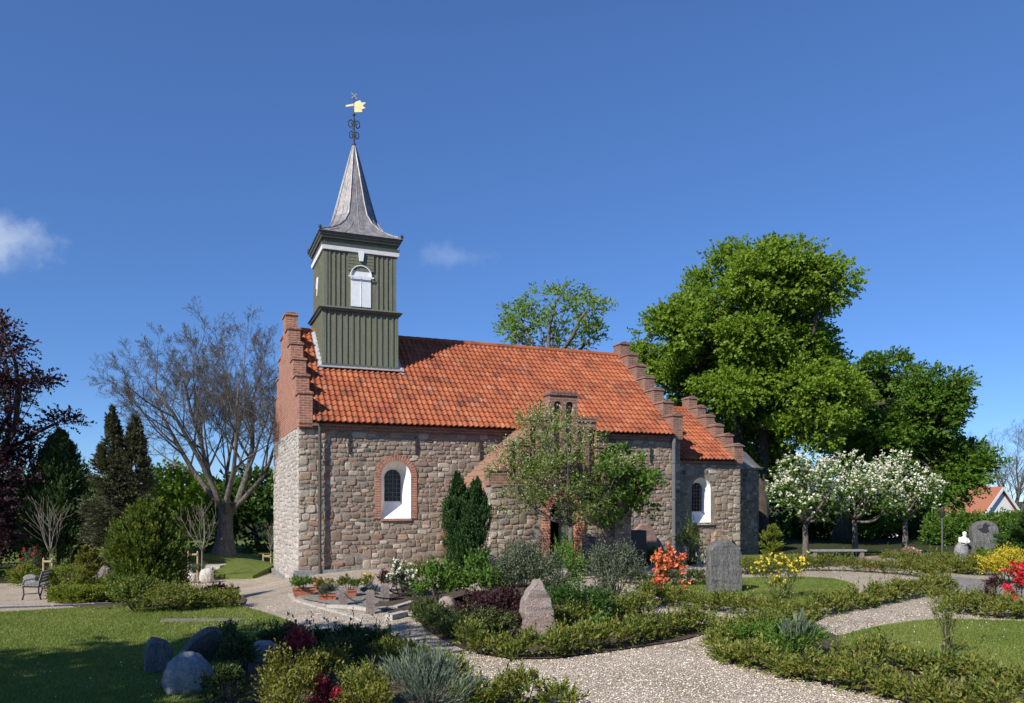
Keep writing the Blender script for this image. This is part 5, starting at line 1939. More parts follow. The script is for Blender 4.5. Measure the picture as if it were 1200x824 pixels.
boulder('boulder', 'small pinkish stone among shrubs on the left of the middle bed', 524, 724, 28, 25, M_rune, 0.8, 9, rough=0.1, taper=0.25)
slab('flat_grave_slab', 'long flat pale stone slab lying in the front lawn', 0, 0, [(-0.72, 0), (0.72, 0), (0.73, 0.03), (-0.71, 0.03)], 0.30, M_granite, 'stone slab', 0.02, (0, 0), 0.006, 2, loc=G(237, 728), sink=0.04)
# stones along the church wall
slab('gravestone', 'dark polished stone right of the porch door', 691, 675, [(-0.21, 0), (0.21, 0), (0.21, 1.12), (-0.21, 1.16)], 0.16, M_black, 'gravestone', 0.1, (0, 0), 0.006, 4)
slab('gravestone', 'tall dark brown stone left of the reddish arched stone', 747, 664, [(-0.29, 0), (0.29, 0), (0.29, 1.2), (-0.28, 1.22)], 0.2, M_black, 'gravestone', 0.1, (0, 0), 0.006, 6)
slab('gravestone', 'pale grey upright stone behind the small maple trunk', 724, 662, [(-0.25, 0), (0.27, 0), (0.26, 1.15), (-0.25, 1.18)], 0.14, M_quoin, 'gravestone', 0.3, (0, 0), 0.01, 7, loc=church_pt(10.85, -0.3))
slab('gravestone', 'reddish pointed arch stone leaning on the nave wall', 765, 655, [(-0.55, 0), (0.55, 0), (0.56, 0.75), (0.4, 1.12), (0.12, 1.34), (-0.12, 1.34), (-0.42, 1.1), (-0.56, 0.75)], 0.16, M_redstone, 'gravestone', A, (0, 0), 0.01, 9, loc=church_pt(12.15, -0.26))
slab('gravestone', 'low rough boulder stone under the chancel window', 0, 0, [(-0.45, 0), (0.45, 0), (0.45, 0.75), (0.3, 1.0), (-0.3, 1.02), (-0.45, 0.8)], 0.2, M_stone, 'gravestone', A, (0, 0), 0.02, 13, loc=church_pt(16.2, 0.55))
for i, (px, py, w, h, lab) in enumerate(((803, 661, 7, 20, 'pale short stone post under the chancel window, left'), (819, 660, 6, 15, 'pale short stone post under the chancel window, right'), (829, 660, 8, 13, 'low rounded stone beside the short posts at the chancel'))):
    p = G(px, py)
    s = p.y / F
    slab('small_stone', lab, 0, 0, round_top(w * s, h * s, 8, 0.6), w * s * 0.7, M_boulder_lt, 'stone', 0.2, (0, 0), 0.01, 20 + i, loc=p)
slab('gravestone', 'pale worn stone just right of the columnar yew', 0, 0, round_top(15 * G(571, 680).y / F, 32 * G(571, 680).y / F, 8, 0.8), 0.2, M_boulder_lt, 'gravestone', 0.1, (0, 0), 0.02, 31, loc=G(571, 682))
for px, py, w, h, m_, lab, sd in ((1022, 668, 20, 16, M_redstone, 'low reddish brown stone in the back hedge, left of its pair', 41), (1042, 669, 18, 15, M_granite, 'low grey brown stone in the back hedge, right of its pair', 42),
                                  (82, 676, 26, 12, M_rune, 'low wide pinkish stone behind the golden conifer', 43), (118, 683, 20, 20, M_rune, 'pale pink stone between golden conifer and yew bush', 44),
                                  (36, 688, 14, 15, M_boulder, 'grey stone with a curved top behind the bench', 45)):
    p = G(px, py)
    s = p.y / F
    slab('gravestone', lab, 0, 0, [(-w * s / 2, 0), (w * s / 2, 0), (w * s / 2, h * s * .85), (w * s * .2, h * s), (-w * s * .3, h * s * .97), (-w * s / 2, h * s * .8)], 0.22, m_, 'gravestone', 0.1, (0, 0), 0.015, sd, loc=p)

# marble statue: an angel bust on a rock
p = G(1127, 657)
s = p.y / F
st = empty('marble_statue', 'white marble angel figure on grey rock left of the round topped headstone', 'statue', p)
rk = MB()
bm = bmesh.new()
bmesh.ops.create_icosphere(bm, subdivisions=3, radius=1)
rk.add([(v.co.x * 0.26 * (1 - .25 * max(v.co.z, 0)) * (1 + .2 * noise.noise(v.co * 2)), v.co.y * 0.2, 0.33 + v.co.z * 0.4 * (1 + .15 * noise.noise(v.co * 3))) for v in bm.verts], [[v.index for v in f.verts] for f in bm.faces])
bm.free()
rk.build('rock', M_boulder, st, True)
fg = MB()
fg.tube([(0, -0.1, 0.55), (0.02, -0.1, 0.66), (0.03, -0.1, 0.78), (0.03, -0.1, 0.86), (0.04, -0.1, 0.9), (0.04, -0.11, 0.96), (0.04, -0.11, 1.03), (0.04, -0.11, 1.06)], [0.1, 0.12, 0.13, 0.08, 0.045, 0.075, 0.07, 0.02], 10)
fg.tube([(-0.06, -0.14, 0.8), (-0.12, -0.2, 0.68), (-0.02, -0.26, 0.66)], [0.04, 0.035, 0.02], 6)
fg.tube([(0.13, -0.14, 0.8), (0.17, -0.2, 0.68), (0.06, -0.26, 0.66)], [0.04, 0.035, 0.02], 6)
fg.build('figure', M_marble, st, True)
wg = MB()
for sx in (-1, 1):
    wg.prism([(0.04 + sx * x, z_) for x, z_ in ((0.03, 0.66), (0.12, 0.60), (0.17, 0.72), (0.15, 0.86), (0.08, 0.84))], [], (0, -0.03, 0), (1, 0, 0), (0, 0, 1), (0, 1, 0), 0.03)
wg.build('wings', M_marble, st, normals=True)

# ------------------------------------------------------------------ granite posts, chains, kerbs, planters by the church
post_px = [(402, 710, 21, 'granite post nearest the terracotta planters'), (434, 719, 27, 'frontmost granite post at the corner of the chained grave'),
           (451, 705, 21, 'granite post left of the dark red shrub'), (488, 700, 17, 'granite post half hidden in leaves at the right of the chain'), (503, 698, 20, 'granite post farthest right behind the leafy shrub')]
tops_ = []
for px, py, h, lab in post_px:
    p = G(px, py)
    s = p.y / F
    hh = h * s
    m_ = MB()
    r0 = 5.0 * s
    m_.add([(sx * r0 * f, sy * r0 * f, z_) for z_, f in ((-0.1, 1.04), (hh * 0.9, 0.97), (hh, 0.8)) for sx, sy in ((-1, -1), (1, -1), (1, 1), (-1, 1))],
           [(j * 4 + i, j * 4 + (i + 1) % 4, j * 4 + 4 + (i + 1) % 4, j * 4 + 4 + i) for j in (0, 1) for i in range(4)] + [(8, 9, 10, 11)])
    o = m_.build('granite_post', M_granite, None, False, p, 0.2)
    tag(o, lab, 'post', 'granite posts of the chained grave')
    tops_.append(p + Vector((0, 0, hh * 0.82)))
for (i, j, lab) in ((0, 1, 'iron chain from the post by the planters to the frontmost post'), (1, 3, 'iron chain sagging from the frontmost post to the half hidden post'), (2, 3, 'iron chain between post by the red shrub and the half hidden post')):
    a, b_ = tops_[i], tops_[j]
    m_ = MB()
    pts = []
    for t in np.linspace(0, 1, 17):
        q = a.lerp(b_, t) - a
        q.z -= 0.17 * 4 * t * (1 - t)
        pts.append(q)
    m_.tube(pts, 0.014, 5)
    for q in pts[1:-1:1]:
        m_.tube([q + Vector((0, 0, -.022)), q, q + Vector((0, 0, .022))], [0.008, 0.024, 0.008], 5)
    o = m_.build('chain', M_iron, None, False, a)
    tag(o, lab, 'chain')


def kerb(label, pts, w, h, name='kerb'):
    pts = [G(*q) for q in pts]
    base = pts[0].copy()
    m_ = MB()
    for i in range(len(pts) - 1):
        a, b_ = pts[i] - base, pts[i + 1] - base
        n_ = max(1, int((b_ - a).length / 0.45))
        for j in range(n_):
            q0, q1 = a.lerp(b_, (j + 0.02) / n_), a.lerp(b_, (j + 0.98) / n_)
            m_.bar(q0 + Vector((0, 0, h / 2 - 0.04 + 0.006 * math.sin(j * 3 + i))), q1 + Vector((0, 0, h / 2 - 0.04)), w * (1 + .1 * math.sin(j * 5 + i)), h + 0.08)
    o = m_.build(name, M_kerb, None, False, base)
    return tag(o, label, 'kerb')


kerb('curved pale kerb around the planters and grey chippings', [(340, 697), (346, 704), (362, 709), (385, 715), (410, 722), (428, 729)], 0.08, 0.035)
kerb('white kerb along the front of the chained grave', [(384, 712), (412, 713), (436, 716), (462, 714), (484, 707)], 0.13, 0.06)
kerb('pale kerb stones at the foot of the left bed by the shaded path', [(455, 727), (475, 722), (496, 722)], 0.16, 0.1)
kerb('pale stone edging between front lawn and the bench path', [(-60, 716), (0, 713), (60, 711), (130, 708)], 0.1, 0.04)


def planter(label, px, py, w, h, rz):
    p = G(px, py)
    s = p.y / F
    W, H, Dp = w * s, h * s, w * s * 0.5
    root = empty('planter', label, 'planter', p, rz)
    m_ = MB()
    t = 0.025
    tp = 1.08
    o_ = [(sx * W / 2 * f, sy * Dp / 2 * f, z_) for z_, f in ((0, 0.92), (H, tp)) for sx, sy in ((-1, -1), (1, -1), (1, 1), (-1, 1))]
    i_ = [(sx * (W / 2 * tp - t), sy * (Dp / 2 * tp - t), z_) for z_ in (H, H - 0.04) for sx, sy in ((-1, -1), (1, -1), (1, 1), (-1, 1))]
    m_.add(o_ + i_, [(0, 3, 2, 1)] + [(i, (i + 1) % 4, 4 + (i + 1) % 4, 4 + i) for i in range(4)] + [(4 + i, 4 + (i + 1) % 4, 8 + (i + 1) % 4, 8 + i) for i in range(4)] + [(8 + i, 8 + (i + 1) % 4, 12 + (i + 1) % 4, 12 + i) for i in range(4)])
    m_.box(-W / 2 * tp - 0.012, W / 2 * tp + 0.012, -Dp / 2 * tp - 0.012, -Dp / 2 * tp + 0.004, H - 0.035, H - 0.004)
    m_.build('trough', M_pot, root)
    m_ = MB()
    m_.add([(sx * (W / 2 * tp - t - .001), sy * (Dp / 2 * tp - t - .001), H - 0.035) for sx, sy in ((-1, -1), (1, -1), (1, 1), (-1, 1))], [(0, 1, 2, 3)])
    m_.build('soil', M_soil, root)
    return p, H


p, H_ = planter('long terracotta trough planter farthest left', 356, 698, 24, 9, 0.3)
shrub(0, 0, 30, 15, L_lush, 'spiky green plant in the leftmost terracotta trough', 0.07, 0.018, 'potted_plant', 'plant', z=H_ - 0.05, loc=p, up=1.2)
p, H_ = planter('terracotta trough planter in front of the others', 384, 704, 19, 8, 0.2)
shrub(0, 0, 22, 13, L_grey, 'low grey green plant in the front terracotta trough', 0.05, 0.016, 'potted_plant', 'plant', z=H_ - 0.05, loc=p, up=0.8)
p, H_ = planter('small terracotta planter behind the front trough', 378, 694, 14, 7, 0.2)
shrub(0, 0, 20, 11, L_gold, 'reddish flowering plant in the small rear planter', 0.05, 0.02, 'potted_plant', 'plant', z=H_ - 0.05, loc=p, blossom=B_orange, bn=20, bs=0.03)
p, H_ = planter('dark terracotta planter beside the granite post', 409, 700, 16, 9, 0.3)
shrub(0, 0, 24, 16, L_yew, 'feathery green plant in the planter beside the granite post', 0.06, 0.02, 'potted_plant', 'plant', z=H_ - 0.05, loc=p, up=0.9)

p = G(366, 784)
m_ = MB()
m_.tube([(0, 0, -0.1), (0.01, 0, 0.5)], 0.008, 6)
o = m_.build('garden_stake', M_wood, None, True, p)
tag(o, 'thin pale garden stick standing in the front bed', 'stake')

# ------------------------------------------------------------------ benches, lamp, houses
p = G(49, 701)
s = p.y / F
bn = empty('park_bench', 'weathered slatted park bench with iron legs on the left gravel', 'bench', p, R(-78))
for x in (-0.68, 0.68):
    m_ = MB()
    m_.tube([(x, -0.27, 0), (x, -0.22, 0.2), (x, -0.25, 0.42)], [0.024, 0.02, 0.022], 8)
    m_.tube([(x, 0.22, 0), (x, 0.15, 0.25), (x, 0.16, 0.42), (x, 0.27, 0.80)], [0.024, 0.02, 0.022, 0.018], 8)
    m_.tube([(x, -0.25, 0.41), (x, 0.17, 0.39)], 0.02, 8)
    m_.tube([(x, -0.22, 0.2), (x, 0.16, 0.22)], 0.014, 6)
    m_.tube([(x, -0.25, 0.42), (x, -0.2, 0.58), (x, -0.02, 0.62), (x, 0.21, 0.6)], 0.017, 8)
    m_.build('side_frame', M_iron, bn, True)
m_ = MB()
for i in range(5):
    m_.box(-0.74, 0.74, -0.27 + i * 0.09, -0.20 + i * 0.09, 0.43 - 0.004 * i, 0.455 - 0.004 * i)
m_.build('seat', M_bench, bn)
m_ = MB()
for i in range(4):
    y, z_ = 0.155 + i * 0.026, 0.50 + i * 0.088
    m_.box(-0.74, 0.74, y, y + 0.022, z_, z_ + 0.066)
m_.build('backrest', M_bench, bn)

p = G(981, 657)
s = p.y / F
bn = empty('plank_bench', 'long low plank bench under the blossoming trees', 'bench', p, 0.04)
m_ = MB()
L_ = 66 * s / 2
m_.box(-L_, L_, -0.17, 0.17, 0.34, 0.40)
m_.build('seat', M_bench, bn)
for sx in (-0.85, 0.85):
    m_ = MB()
    m_.box(sx * L_ - 0.07, sx * L_ + 0.07, -0.13, 0.13, -0.05, 0.338)
    m_.build('leg', M_granite, bn)

p = G(1104, 662)
lm = empty('garden_lamp', 'slim green lamp post before the round green hedge on the right', 'lamp post', p)
m_ = MB()
m_.tube([(0, 0, -0.1), (0, 0, 1.62)], [0.024, 0.018], 8)
m_.build('pole', M_zinc, lm)
m_ = MB()
m_.tube([(0, 0, 1.60), (0, 0, 1.66), (0, 0, 1.82), (0, 0, 1.9)], [0.03, 0.07, 0.11, 0.02], 10)
m_.build('lamp_head', M_iron, lm)


def house(label, px, ridge_py, Y, wgab, length, rz, wall_h, roof_h, floor):
    p = at(px, ridge_py, Y)
    root = empty('house', label, 'house', (p.x, p.y, p.z - wall_h - roof_h), rz)
    h = wgab / 2
    m_ = MB()
    m_.prism([(-h, 0), (h, 0), (h, wall_h), (0, wall_h + roof_h), (-h, wall_h)], [], (0, 0, 0), (1, 0, 0), (0, 0, 1), (0, 1, 0), length)
    m_.build('wall', M_house, root)
    m_ = MB()
    for sx in (-1, 1):
        ov = 0.35
        P = [(sx * (h + ov), -0.3, wall_h - ov * roof_h / h), (0, -0.3, wall_h + roof_h), (0, length + .3, wall_h + roof_h), (sx * (h + ov), length + .3, wall_h - ov * roof_h / h)]
        P = [(a, b_, c + 0.03) for a, b_, c in P]
        m_.add(P + [(a, b_, c + 0.16) for a, b_, c in P], [(0, 1, 2, 3), (4, 5, 6, 7), (0, 1, 5, 4), (1, 2, 6, 5), (2, 3, 7, 6), (3, 0, 4, 7)])
    rf = m_.build('roof', M_houseroof, root, normals=True)
    m_ = MB()
    for sx in (-1, 1):
        m_.bar((sx * (h + 0.3), -0.33, wall_h - 0.2), (0, -0.33, wall_h + roof_h + 0.06), 0.03, 0.22)
    m_.build('bargeboard', M_white, root)
    for (wx, wz) in ((-1.0, wall_h + 0.5), (0.9, wall_h + 0.5), (0.0, wall_h - 1.5)):
        m_ = MB()
        m_.box(wx - 0.5, wx + 0.5, -0.06, 0.02, wz - 0.55, wz + 0.55)
        w_ = m_.build('window', M_white, root)
        m_ = MB()
        m_.box(wx - 0.42, wx - 0.03, -0.075, -0.05, wz - 0.47, wz + 0.47)
        m_.box(wx + 0.03, wx + 0.42, -0.075, -0.05, wz - 0.47, wz + 0.47)
        m_.build('pane', M_glass, w_)
    return root


house('far house with orange red roof at the right behind the headstone', 1172, 573, 66, 6.4, 9, R(20), 3.0, 3.4, 0)
house('far white gabled house seen between tree and blossoms', 1110, 578, 74, 6.0, 9, R(-14), 3.2, 3.0, 0)

# ------------------------------------------------------------------ hedges
def hp(*pp):
    return [G(a, b_) for a, b_ in pp]


hedge(hp((552, 766), (600, 772), (640, 771), (700, 763), (760, 752), (828, 736)), 0.34, 0.36, L_hedge, 'loose low hedge along the front of the middle bed below the pink stone', dens=560)
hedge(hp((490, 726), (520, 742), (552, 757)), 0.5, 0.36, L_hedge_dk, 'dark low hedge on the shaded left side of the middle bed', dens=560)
hedge(hp((640, 742), (690, 738), (730, 730), (758, 724)), 0.36, 0.42, L_hedge, 'bushy hedge behind the pink stone, ending at the bare soil', dens=520)
hedge(hp((756, 705), (800, 713), (868, 720), (925, 729), (975, 719), (1030, 708), (1080, 699), (1114, 692)), 0.36, 0.38, L_hedge, 'long low hedge in front of the small lawn with the slate stone', dens=540)
hedge(hp((884, 672), (940, 669), (1000, 670), (1060, 674), (1108, 681)), 0.4, 0.42, L_hedge, 'low hedge behind the small lawn, in front of the plank bench', dens=470)
hedge(hp((1040, 666), (1090, 668), (1130, 673), (1170, 675)), 0.9, 0.5, L_hedge, 'hedge below the round topped headstone', dens=420)
hedge(hp((842, 772), (880, 785), (940, 798), (1020, 815), (1100, 834), (1180, 850)), 0.42, 0.36, L_hedge, 'loose low hedge in the right foreground along the gravel', dens=620)
hedge(hp((843, 768), (852, 752), (900, 744), (952, 740)), 0.3, 0.3, L_hedge, 'back row of the right foreground hedge, turning along the gravel', dens=560)
hedge(hp((1000, 775), (1080, 790), (1160, 806), (1240, 822)), 0.5, 0.3, L_hedge, 'sprawling dry brown green hedge before the right lawn', dens=560)
hedge(hp((1112, 716), (1150, 722), (1200, 726), (1240, 730)), 0.8, 0.4, L_hedge, 'bushy hedge at the right edge below the red shrub', dens=480)
hedge(hp((735, 684), (780, 687), (830, 686)), 0.5, 0.32, L_hedge_dk, 'short dark hedge behind the orange azalea', dens=420)
hedge(hp((68, 706), (100, 708), (142, 707)), 0.7, 0.46, L_box, 'trimmed yellow green box hedge left of the yew bush', ll=0.05, lw=0.032, dens=620, flat_top=True, wild=0.3, sl=0.11)
hedge(hp((215, 712), (250, 713), (283, 711)), 0.7, 0.3, L_hedge, 'low brownish hedge right of the yew bush', dens=460)
hedge(hp((545, 834), (600, 832), (662, 836)), 0.4, 0.34, L_hedge, 'ochre green hedge at the bottom edge beside the gravel', dens=620)
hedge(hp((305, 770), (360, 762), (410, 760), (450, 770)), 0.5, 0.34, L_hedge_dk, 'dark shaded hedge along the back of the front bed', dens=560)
hedge(hp((470, 780), (500, 792), (545, 806)), 0.3, 0.28, L_hedge, 'sparse hedge row beside the lavender', dens=480)
b = at(1140, 650, 40)
hedge([Vector((b.x - 2.2, 40, -0.1)), Vector((b.x + 0.4, 39.5, -0.1)), Vector((b.x + 3.4, 40, -0.1))], 1.6, 1.45, L_lush, 'tall rounded bright green hedge behind the headstone', ll=0.11, lw=0.08, dens=200, sl=0.3, k=7)

# ------------------------------------------------------------------ shrubs and flowers
SH = [
    # front bed
    (332, 848, 78, 76, L_gold, 'yellow green bush at the bottom left of the front bed', dict(ll=0.036, lw=0.02, up=0.8)),
    (344, 800, 50, 58, L_crimson, 'crimson feathery maple bush in the front bed', dict(ll=0.055, lw=0.02)),
    (388, 842, 44, 42, L_crimson, 'red leaved little bush at the bottom edge', dict(ll=0.045, lw=0.022, blossom=B_red, bn=60, bs=0.025)),
    (382, 812, 62, 46, L_gold, 'golden green bush right of the crimson maple', dict(ll=0.038, lw=0.02)),
    (432, 828, 70, 52, L_hedge, 'brownish green bush in the middle of the front bed', dict(ll=0.042, lw=0.018)),
    (432, 850, 60, 44, L_gold, 'yellow green bush at the bottom edge left of the lavender', dict(ll=0.038, lw=0.02)),
    (503, 836, 92, 66, L_blue, 'silvery blue green lavender mound at the bottom', dict(ll=0.075, lw=0.009, up=1.2, sl=0.2, spread=0.35, shape=(1, .8, 1))),
    (458, 790, 44, 38, L_hedge, 'brown green bush between the shaded hedge and the lavender', dict(ll=0.042, lw=0.018)),
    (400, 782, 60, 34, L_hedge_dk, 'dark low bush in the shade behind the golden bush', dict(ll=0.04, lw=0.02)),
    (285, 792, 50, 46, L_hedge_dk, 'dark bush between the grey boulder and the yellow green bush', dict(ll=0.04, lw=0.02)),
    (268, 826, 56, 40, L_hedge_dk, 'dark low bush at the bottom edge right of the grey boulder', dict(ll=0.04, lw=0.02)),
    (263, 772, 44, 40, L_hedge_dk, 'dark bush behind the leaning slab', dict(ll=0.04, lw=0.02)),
    # middle bed and church side
    (560, 712, 60, 56, L_lush, 'lush bright green peony bush before the columnar yew', dict(ll=0.09, lw=0.05)),
    (515, 712, 50, 48, L_lush, 'leafy green bush around the granite posts', dict(ll=0.08, lw=0.045)),
    (470, 700, 36, 34, L_grey, 'white flowering shrub beside the dark red shrub', dict(ll=0.06, lw=0.03, blossom=B_white, bn=70, bs=0.06)),
    (492, 694, 40, 38, L_pale, 'pale green shrub with cream flowers at the wall', dict(ll=0.06, lw=0.03, blossom=B_cream, bn=60, bs=0.05)),
    (456, 693, 22, 25, L_purple, 'dark red leaved shrub in the chained grave', dict(ll=0.06, lw=0.03, blossom=B_red, bn=16, bs=0.04)),
    (436, 698, 18, 10, L_grey, 'blue flowers beside the front granite post', dict(ll=0.04, lw=0.02, blossom=B_blue, bn=60, bs=0.03, name='flower_clump', cat='flowers')),
    (431, 690, 16, 15, L_pale, 'yellow flowers left of the dark red shrub', dict(ll=0.04, lw=0.02, blossom=B_yellow, bn=30, bs=0.035, name='flower_clump', cat='flowers')),
    (618, 708, 90, 66, L_grey, 'wide grey green shrub behind the pink stone', dict(ll=0.06, lw=0.025)),
    (655, 696, 60, 58, L_lush, 'loose green shrub with reddish shoots left of the door path', dict(ll=0.07, lw=0.03, dense=0.6)),
    (585, 735, 90, 40, L_purple, 'dark purple low shrub in the shade behind the pink stone', dict(ll=0.05, lw=0.025)),
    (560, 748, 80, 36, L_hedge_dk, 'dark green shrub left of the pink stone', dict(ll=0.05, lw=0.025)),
    (680, 735, 80, 44, L_deep, 'dark green shrub right of the pink stone', dict(ll=0.06, lw=0.03)),
    (722, 716, 66, 76, L_grey, 'tall silver green shrub right of the door path', dict(ll=0.065, lw=0.022, up=0.9)),
    (785, 706, 36, 56, L_pale, 'bright orange azalea in bloom at the small lawn', dict(ll=0.05, lw=0.025, dense=0.3, blossom=B_orange, bn=240, bs=0.075, name='azalea', cat='azalea', up=0.9)),
    (770, 660, 50, 16, L_lush, 'low leafy plants at the foot of the nave by the reddish stone', dict(ll=0.09, lw=0.05)),
    (807, 662, 28, 56, L_pale, 'climbing young shrub at the corner of nave and chancel', dict(ll=0.07, lw=0.05, dense=0.4)),
    (915, 702, 66, 46, L_pale, 'spreading yellow flowered azalea on the small lawn', dict(ll=0.05, lw=0.025, dense=0.18, blossom=B_yellow, bn=90, bs=0.06, name='azalea', cat='azalea')),
    (705, 746, 40, 20, L_lush, 'low fresh green plants in front of the pink stone', dict(ll=0.06, lw=0.03)),
    # right
    (1182, 684, 50, 40, L_yellow, 'dense golden yellow round bush at the right edge', dict(ll=0.06, lw=0.03)),
    (1200, 712, 32, 46, L_deep, 'red flowering shrub at the right edge', dict(ll=0.05, lw=0.025, blossom=B_red, bn=420, bs=0.07, name='azalea', cat='azalea')),
    (1166, 702, 28, 22, L_purple, 'dark leaved little shrub left of the red one', dict(ll=0.05, lw=0.02)),
    (1112, 772, 40, 78, L_hedge, 'thin upright wispy shrub on the right lawn', dict(ll=0.035, lw=0.016, dense=0.22, up=1.2)),
    (912, 768, 120, 36, L_lush, 'mixed green border plants in the right foreground bed', dict(ll=0.06, lw=0.018, up=1.1, shape=(1, .5, 1))),
    (935, 770, 36, 36, L_blue, 'iris like clump with pale sword leaves in the right bed', dict(ll=0.16, lw=0.014, up=2.0, spread=0.3, dense=0.6, name='iris_clump', cat='plant')),
    (893, 757, 50, 36, L_hedge, 'brown green shrub at the back of the right bed', dict(ll=0.04, lw=0.018)),
    (1068, 658, 16, 14, L_grey, 'pink flowering shrub under the rightmost blossoming tree', dict(ll=0.06, lw=0.03, blossom=B_pink, bn=70, bs=0.09)),
    (1050, 660, 14, 10, L_grey, 'smaller pink flowering shrub right of the plank bench', dict(ll=0.06, lw=0.03, blossom=B_pink, bn=40, bs=0.08)),
    (1150, 662, 34, 16, L_lush, 'leafy plant at the foot of the round topped headstone', dict(ll=0.12, lw=0.04, up=1.0)),
    (1095, 785, 70, 16, L_lush, 'low green leaves with yellow flowers along the right lawn edge', dict(ll=0.05, lw=0.03, blossom=B_yellow, bn=14, bs=0.04, name='flower_clump', cat='flowers')),
    (1050, 775, 26, 14, L_grey, 'yellow daffodil clump at the edge of the right lawn', dict(ll=0.07, lw=0.012, up=1.6, blossom=B_yellow, bn=8, bs=0.05, name='flower_clump', cat='flowers')),
    (897, 732, 14, 14, L_grey, 'single pink flower at the gravel beside the long low hedge', dict(ll=0.05, lw=0.02, up=1.4, blossom=B_pink, bn=6, bs=0.05, name='flower_clump', cat='flowers')),
    # left
    (30, 686, 34, 22, L_box, 'yellow green low shrub beside the stone left of the bench', dict(ll=0.06, lw=0.03)),
    (38, 684, 26, 40, L_grey, 'red and white flowering plant behind the bench', dict(ll=0.08, lw=0.02, up=1.0, blossom=B_red, bn=18, bs=0.09, dense=0.4)),
    (76, 700, 44, 36, L_box, 'bright green bush right of the bench', dict(ll=0.06, lw=0.02)),
    (112, 698, 40, 22, L_box, 'rounded green bush behind the trimmed box hedge', dict(ll=0.06, lw=0.03)),
    (254, 704, 46, 16, L_purple, 'dark purple spiky plants above the brownish hedge', dict(ll=0.10, lw=0.03, up=1.0)),
    (205, 716, 70, 30, L_hedge, 'loose brown green shrub at the foot of the yew bush', dict(ll=0.05, lw=0.02)),
    (160, 718, 64, 40, L_yew, 'green shrub hugging the left foot of the yew bush', dict(ll=0.06, lw=0.025)),
    (236, 680, 26, 16, L_hedge_dk, 'little dark plants behind the white boulders', dict(ll=0.06, lw=0.03)),
    (0, 664, 30, 46, L_orange, 'orange leaved maple shrub in front of the purple beech', dict(ll=0.09, lw=0.06)),
    (880, 672, 60, 16, L_hedge, 'low shrub row right of the slate stone', dict(ll=0.05, lw=0.02)),
    (600, 690, 30, 40, L_deep, 'dark green shrub right of the worn pale stone', dict(ll=0.06, lw=0.03)),
]
for px, py, w, h, lm_, lab, kw in SH:
    shrub(px, py, w, h, lm_, lab, **kw)

# ------------------------------------------------------------------ grass, loose gravel, petals
def scatter(poly, n, excl=()):
    xs = [q[0] for q in poly]
    ys = [q[1] for q in poly]
    x = RNG.uniform(min(xs), max(xs), n)
    y = RNG.uniform(min(ys), max(ys), n)
    k = inside(poly, x, y)
    for e in excl:
        k &= ~inside(e, x, y)
    return x[k], y[k]


Vs, Rs = [], []
for poly, n, hmul in ((lawn_l, 330000, 1.0), (lawn_r, 130000, 1.0), (lawn_p, 90000, 1.1)):
    x, y = scatter(poly, n)
    n = len(x)
    P = np.stack([x, y, np.array(zg(x, y)) + 0.01], 1)
    az = RNG.random(n) * 2 * math.pi
    Sx = np.stack([np.cos(az), np.sin(az), np.zeros(n)], 1)
    T = unit(np.stack([RNG.normal(size=n) * 0.5, RNG.normal(size=n) * 0.5, np.ones(n)], 1))
    hgt = RNG.uniform(0.018, 0.05, n)[:, None] * hmul
    wd = RNG.uniform(0.003, 0.006, n)[:, None] * 1.4
    V = np.stack([P - Sx * wd, P + Sx * wd, P + T * hgt], 1).reshape(-1, 3)
    Vs.append(V)
    patch = 0.5 + 0.25 * np.sin(x * 2.1 + np.sin(y * 1.7)) + 0.2 * np.sin(y * 3.3 + x)
    Rs.append(patch * 0.5 + RNG.random(n) * 0.5)
o = quad_mesh('grass', np.concatenate(Vs), 3, L_grass, None, None, np.concatenate(Rs))
o['kind'] = 'stuff'

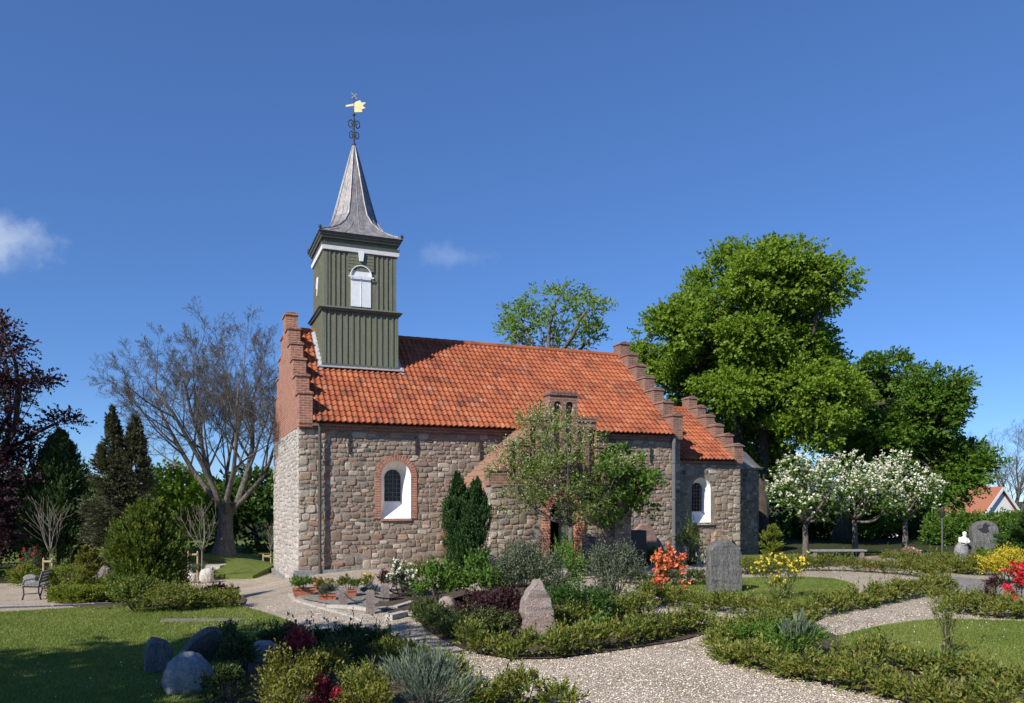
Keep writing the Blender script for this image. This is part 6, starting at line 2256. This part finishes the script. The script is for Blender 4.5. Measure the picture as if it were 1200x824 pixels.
# loose pebbles
excl = [lawn_l, lawn_r, lawn_p, bed_front, bed_mid, bed_right, bed_wall, bed_left, grey_court]
near = [(-4, 7), (8, 7), (12, 17), (-7, 17)]
x, y = scatter(near, 60000, excl)
keep = RNG.random(len(x)) < np.clip((17.5 - y) / 8, 0.15, 1)
x, y = x[keep], y[keep]
n = len(x)
r = RNG.uniform(0.005, 0.0125, n)[:, None]
P = np.stack([x, y, np.array(zg(x, y)) + 0.004], 1)
az = RNG.random(n) * 2 * math.pi
e1 = np.stack([np.cos(az), np.sin(az), np.zeros(n)], 1) * r * 1.3
e2 = np.stack([-np.sin(az), np.cos(az), np.zeros(n)], 1) * r
up_ = np.stack([RNG.normal(size=n) * .3, RNG.normal(size=n) * .3, np.ones(n)], 1) * r * 0.9
tris = []
c4 = [P + e1, P + e2, P - e1, P - e2]
for i in range(4):
    tris.append(np.stack([c4[i], c4[(i + 1) % 4], P + up_], 1))
V = np.stack(tris, 1).reshape(-1, 3)
m_peb, nt, bs, out = new_mat('pebbles')
a_ = node(nt, 'ShaderNodeAttribute', attribute_name='rnd')
c_ = ramp(nt, a_.outputs['Fac'], [(0, (0.38, 0.32, 0.25)), (0.3, (0.58, 0.5, 0.4)), (0.7, (0.68, 0.61, 0.5)), (1, (0.78, 0.72, 0.62))])
nt.links.new(c_, bs.inputs['Base Color'])
bs.inputs['Roughness'].default_value = 0.9
o = quad_mesh('loose_gravel', V, 3, m_peb, None, None, np.repeat(RNG.random(n), 4))
o['kind'] = 'stuff'

# white daisies and petals in the grass
Vs = []
for poly, n in ((lawn_l, 260), (lawn_r, 130), (lawn_p, 50)):
    x, y = scatter(poly, n)
    n = len(x)
    P = np.stack([x, y, np.array(zg(x, y)) + 0.045], 1)
    V, _ = sprigs(P, unit(rand_unit(n) * .3 + np.array([0, 0, 1.0])), 0.01, 4, 0.016, 0.013, 2.2, 0, 1)
    Vs.append(V)
o = quad_mesh('daisies', np.concatenate(Vs), 4, B_white)
o['kind'] = 'stuff'
# small weeds on the gravel
x, y = scatter(near, 900, excl)
keep = (np.sin(x * 1.9) * np.sin(y * 1.3 + x) > 0.55)
x, y = x[keep], y[keep]
n = len(x)
P = np.stack([x, y, np.array(zg(x, y)) + 0.005], 1)
V, rnd = sprigs(P, unit(rand_unit(n) * .6 + np.array([0, 0, 1.0])), 0.03, 6, 0.03, 0.012, 1.2)
o = quad_mesh('weeds', V, 4, L_lush, None, None, rnd)
o['kind'] = 'stuff'
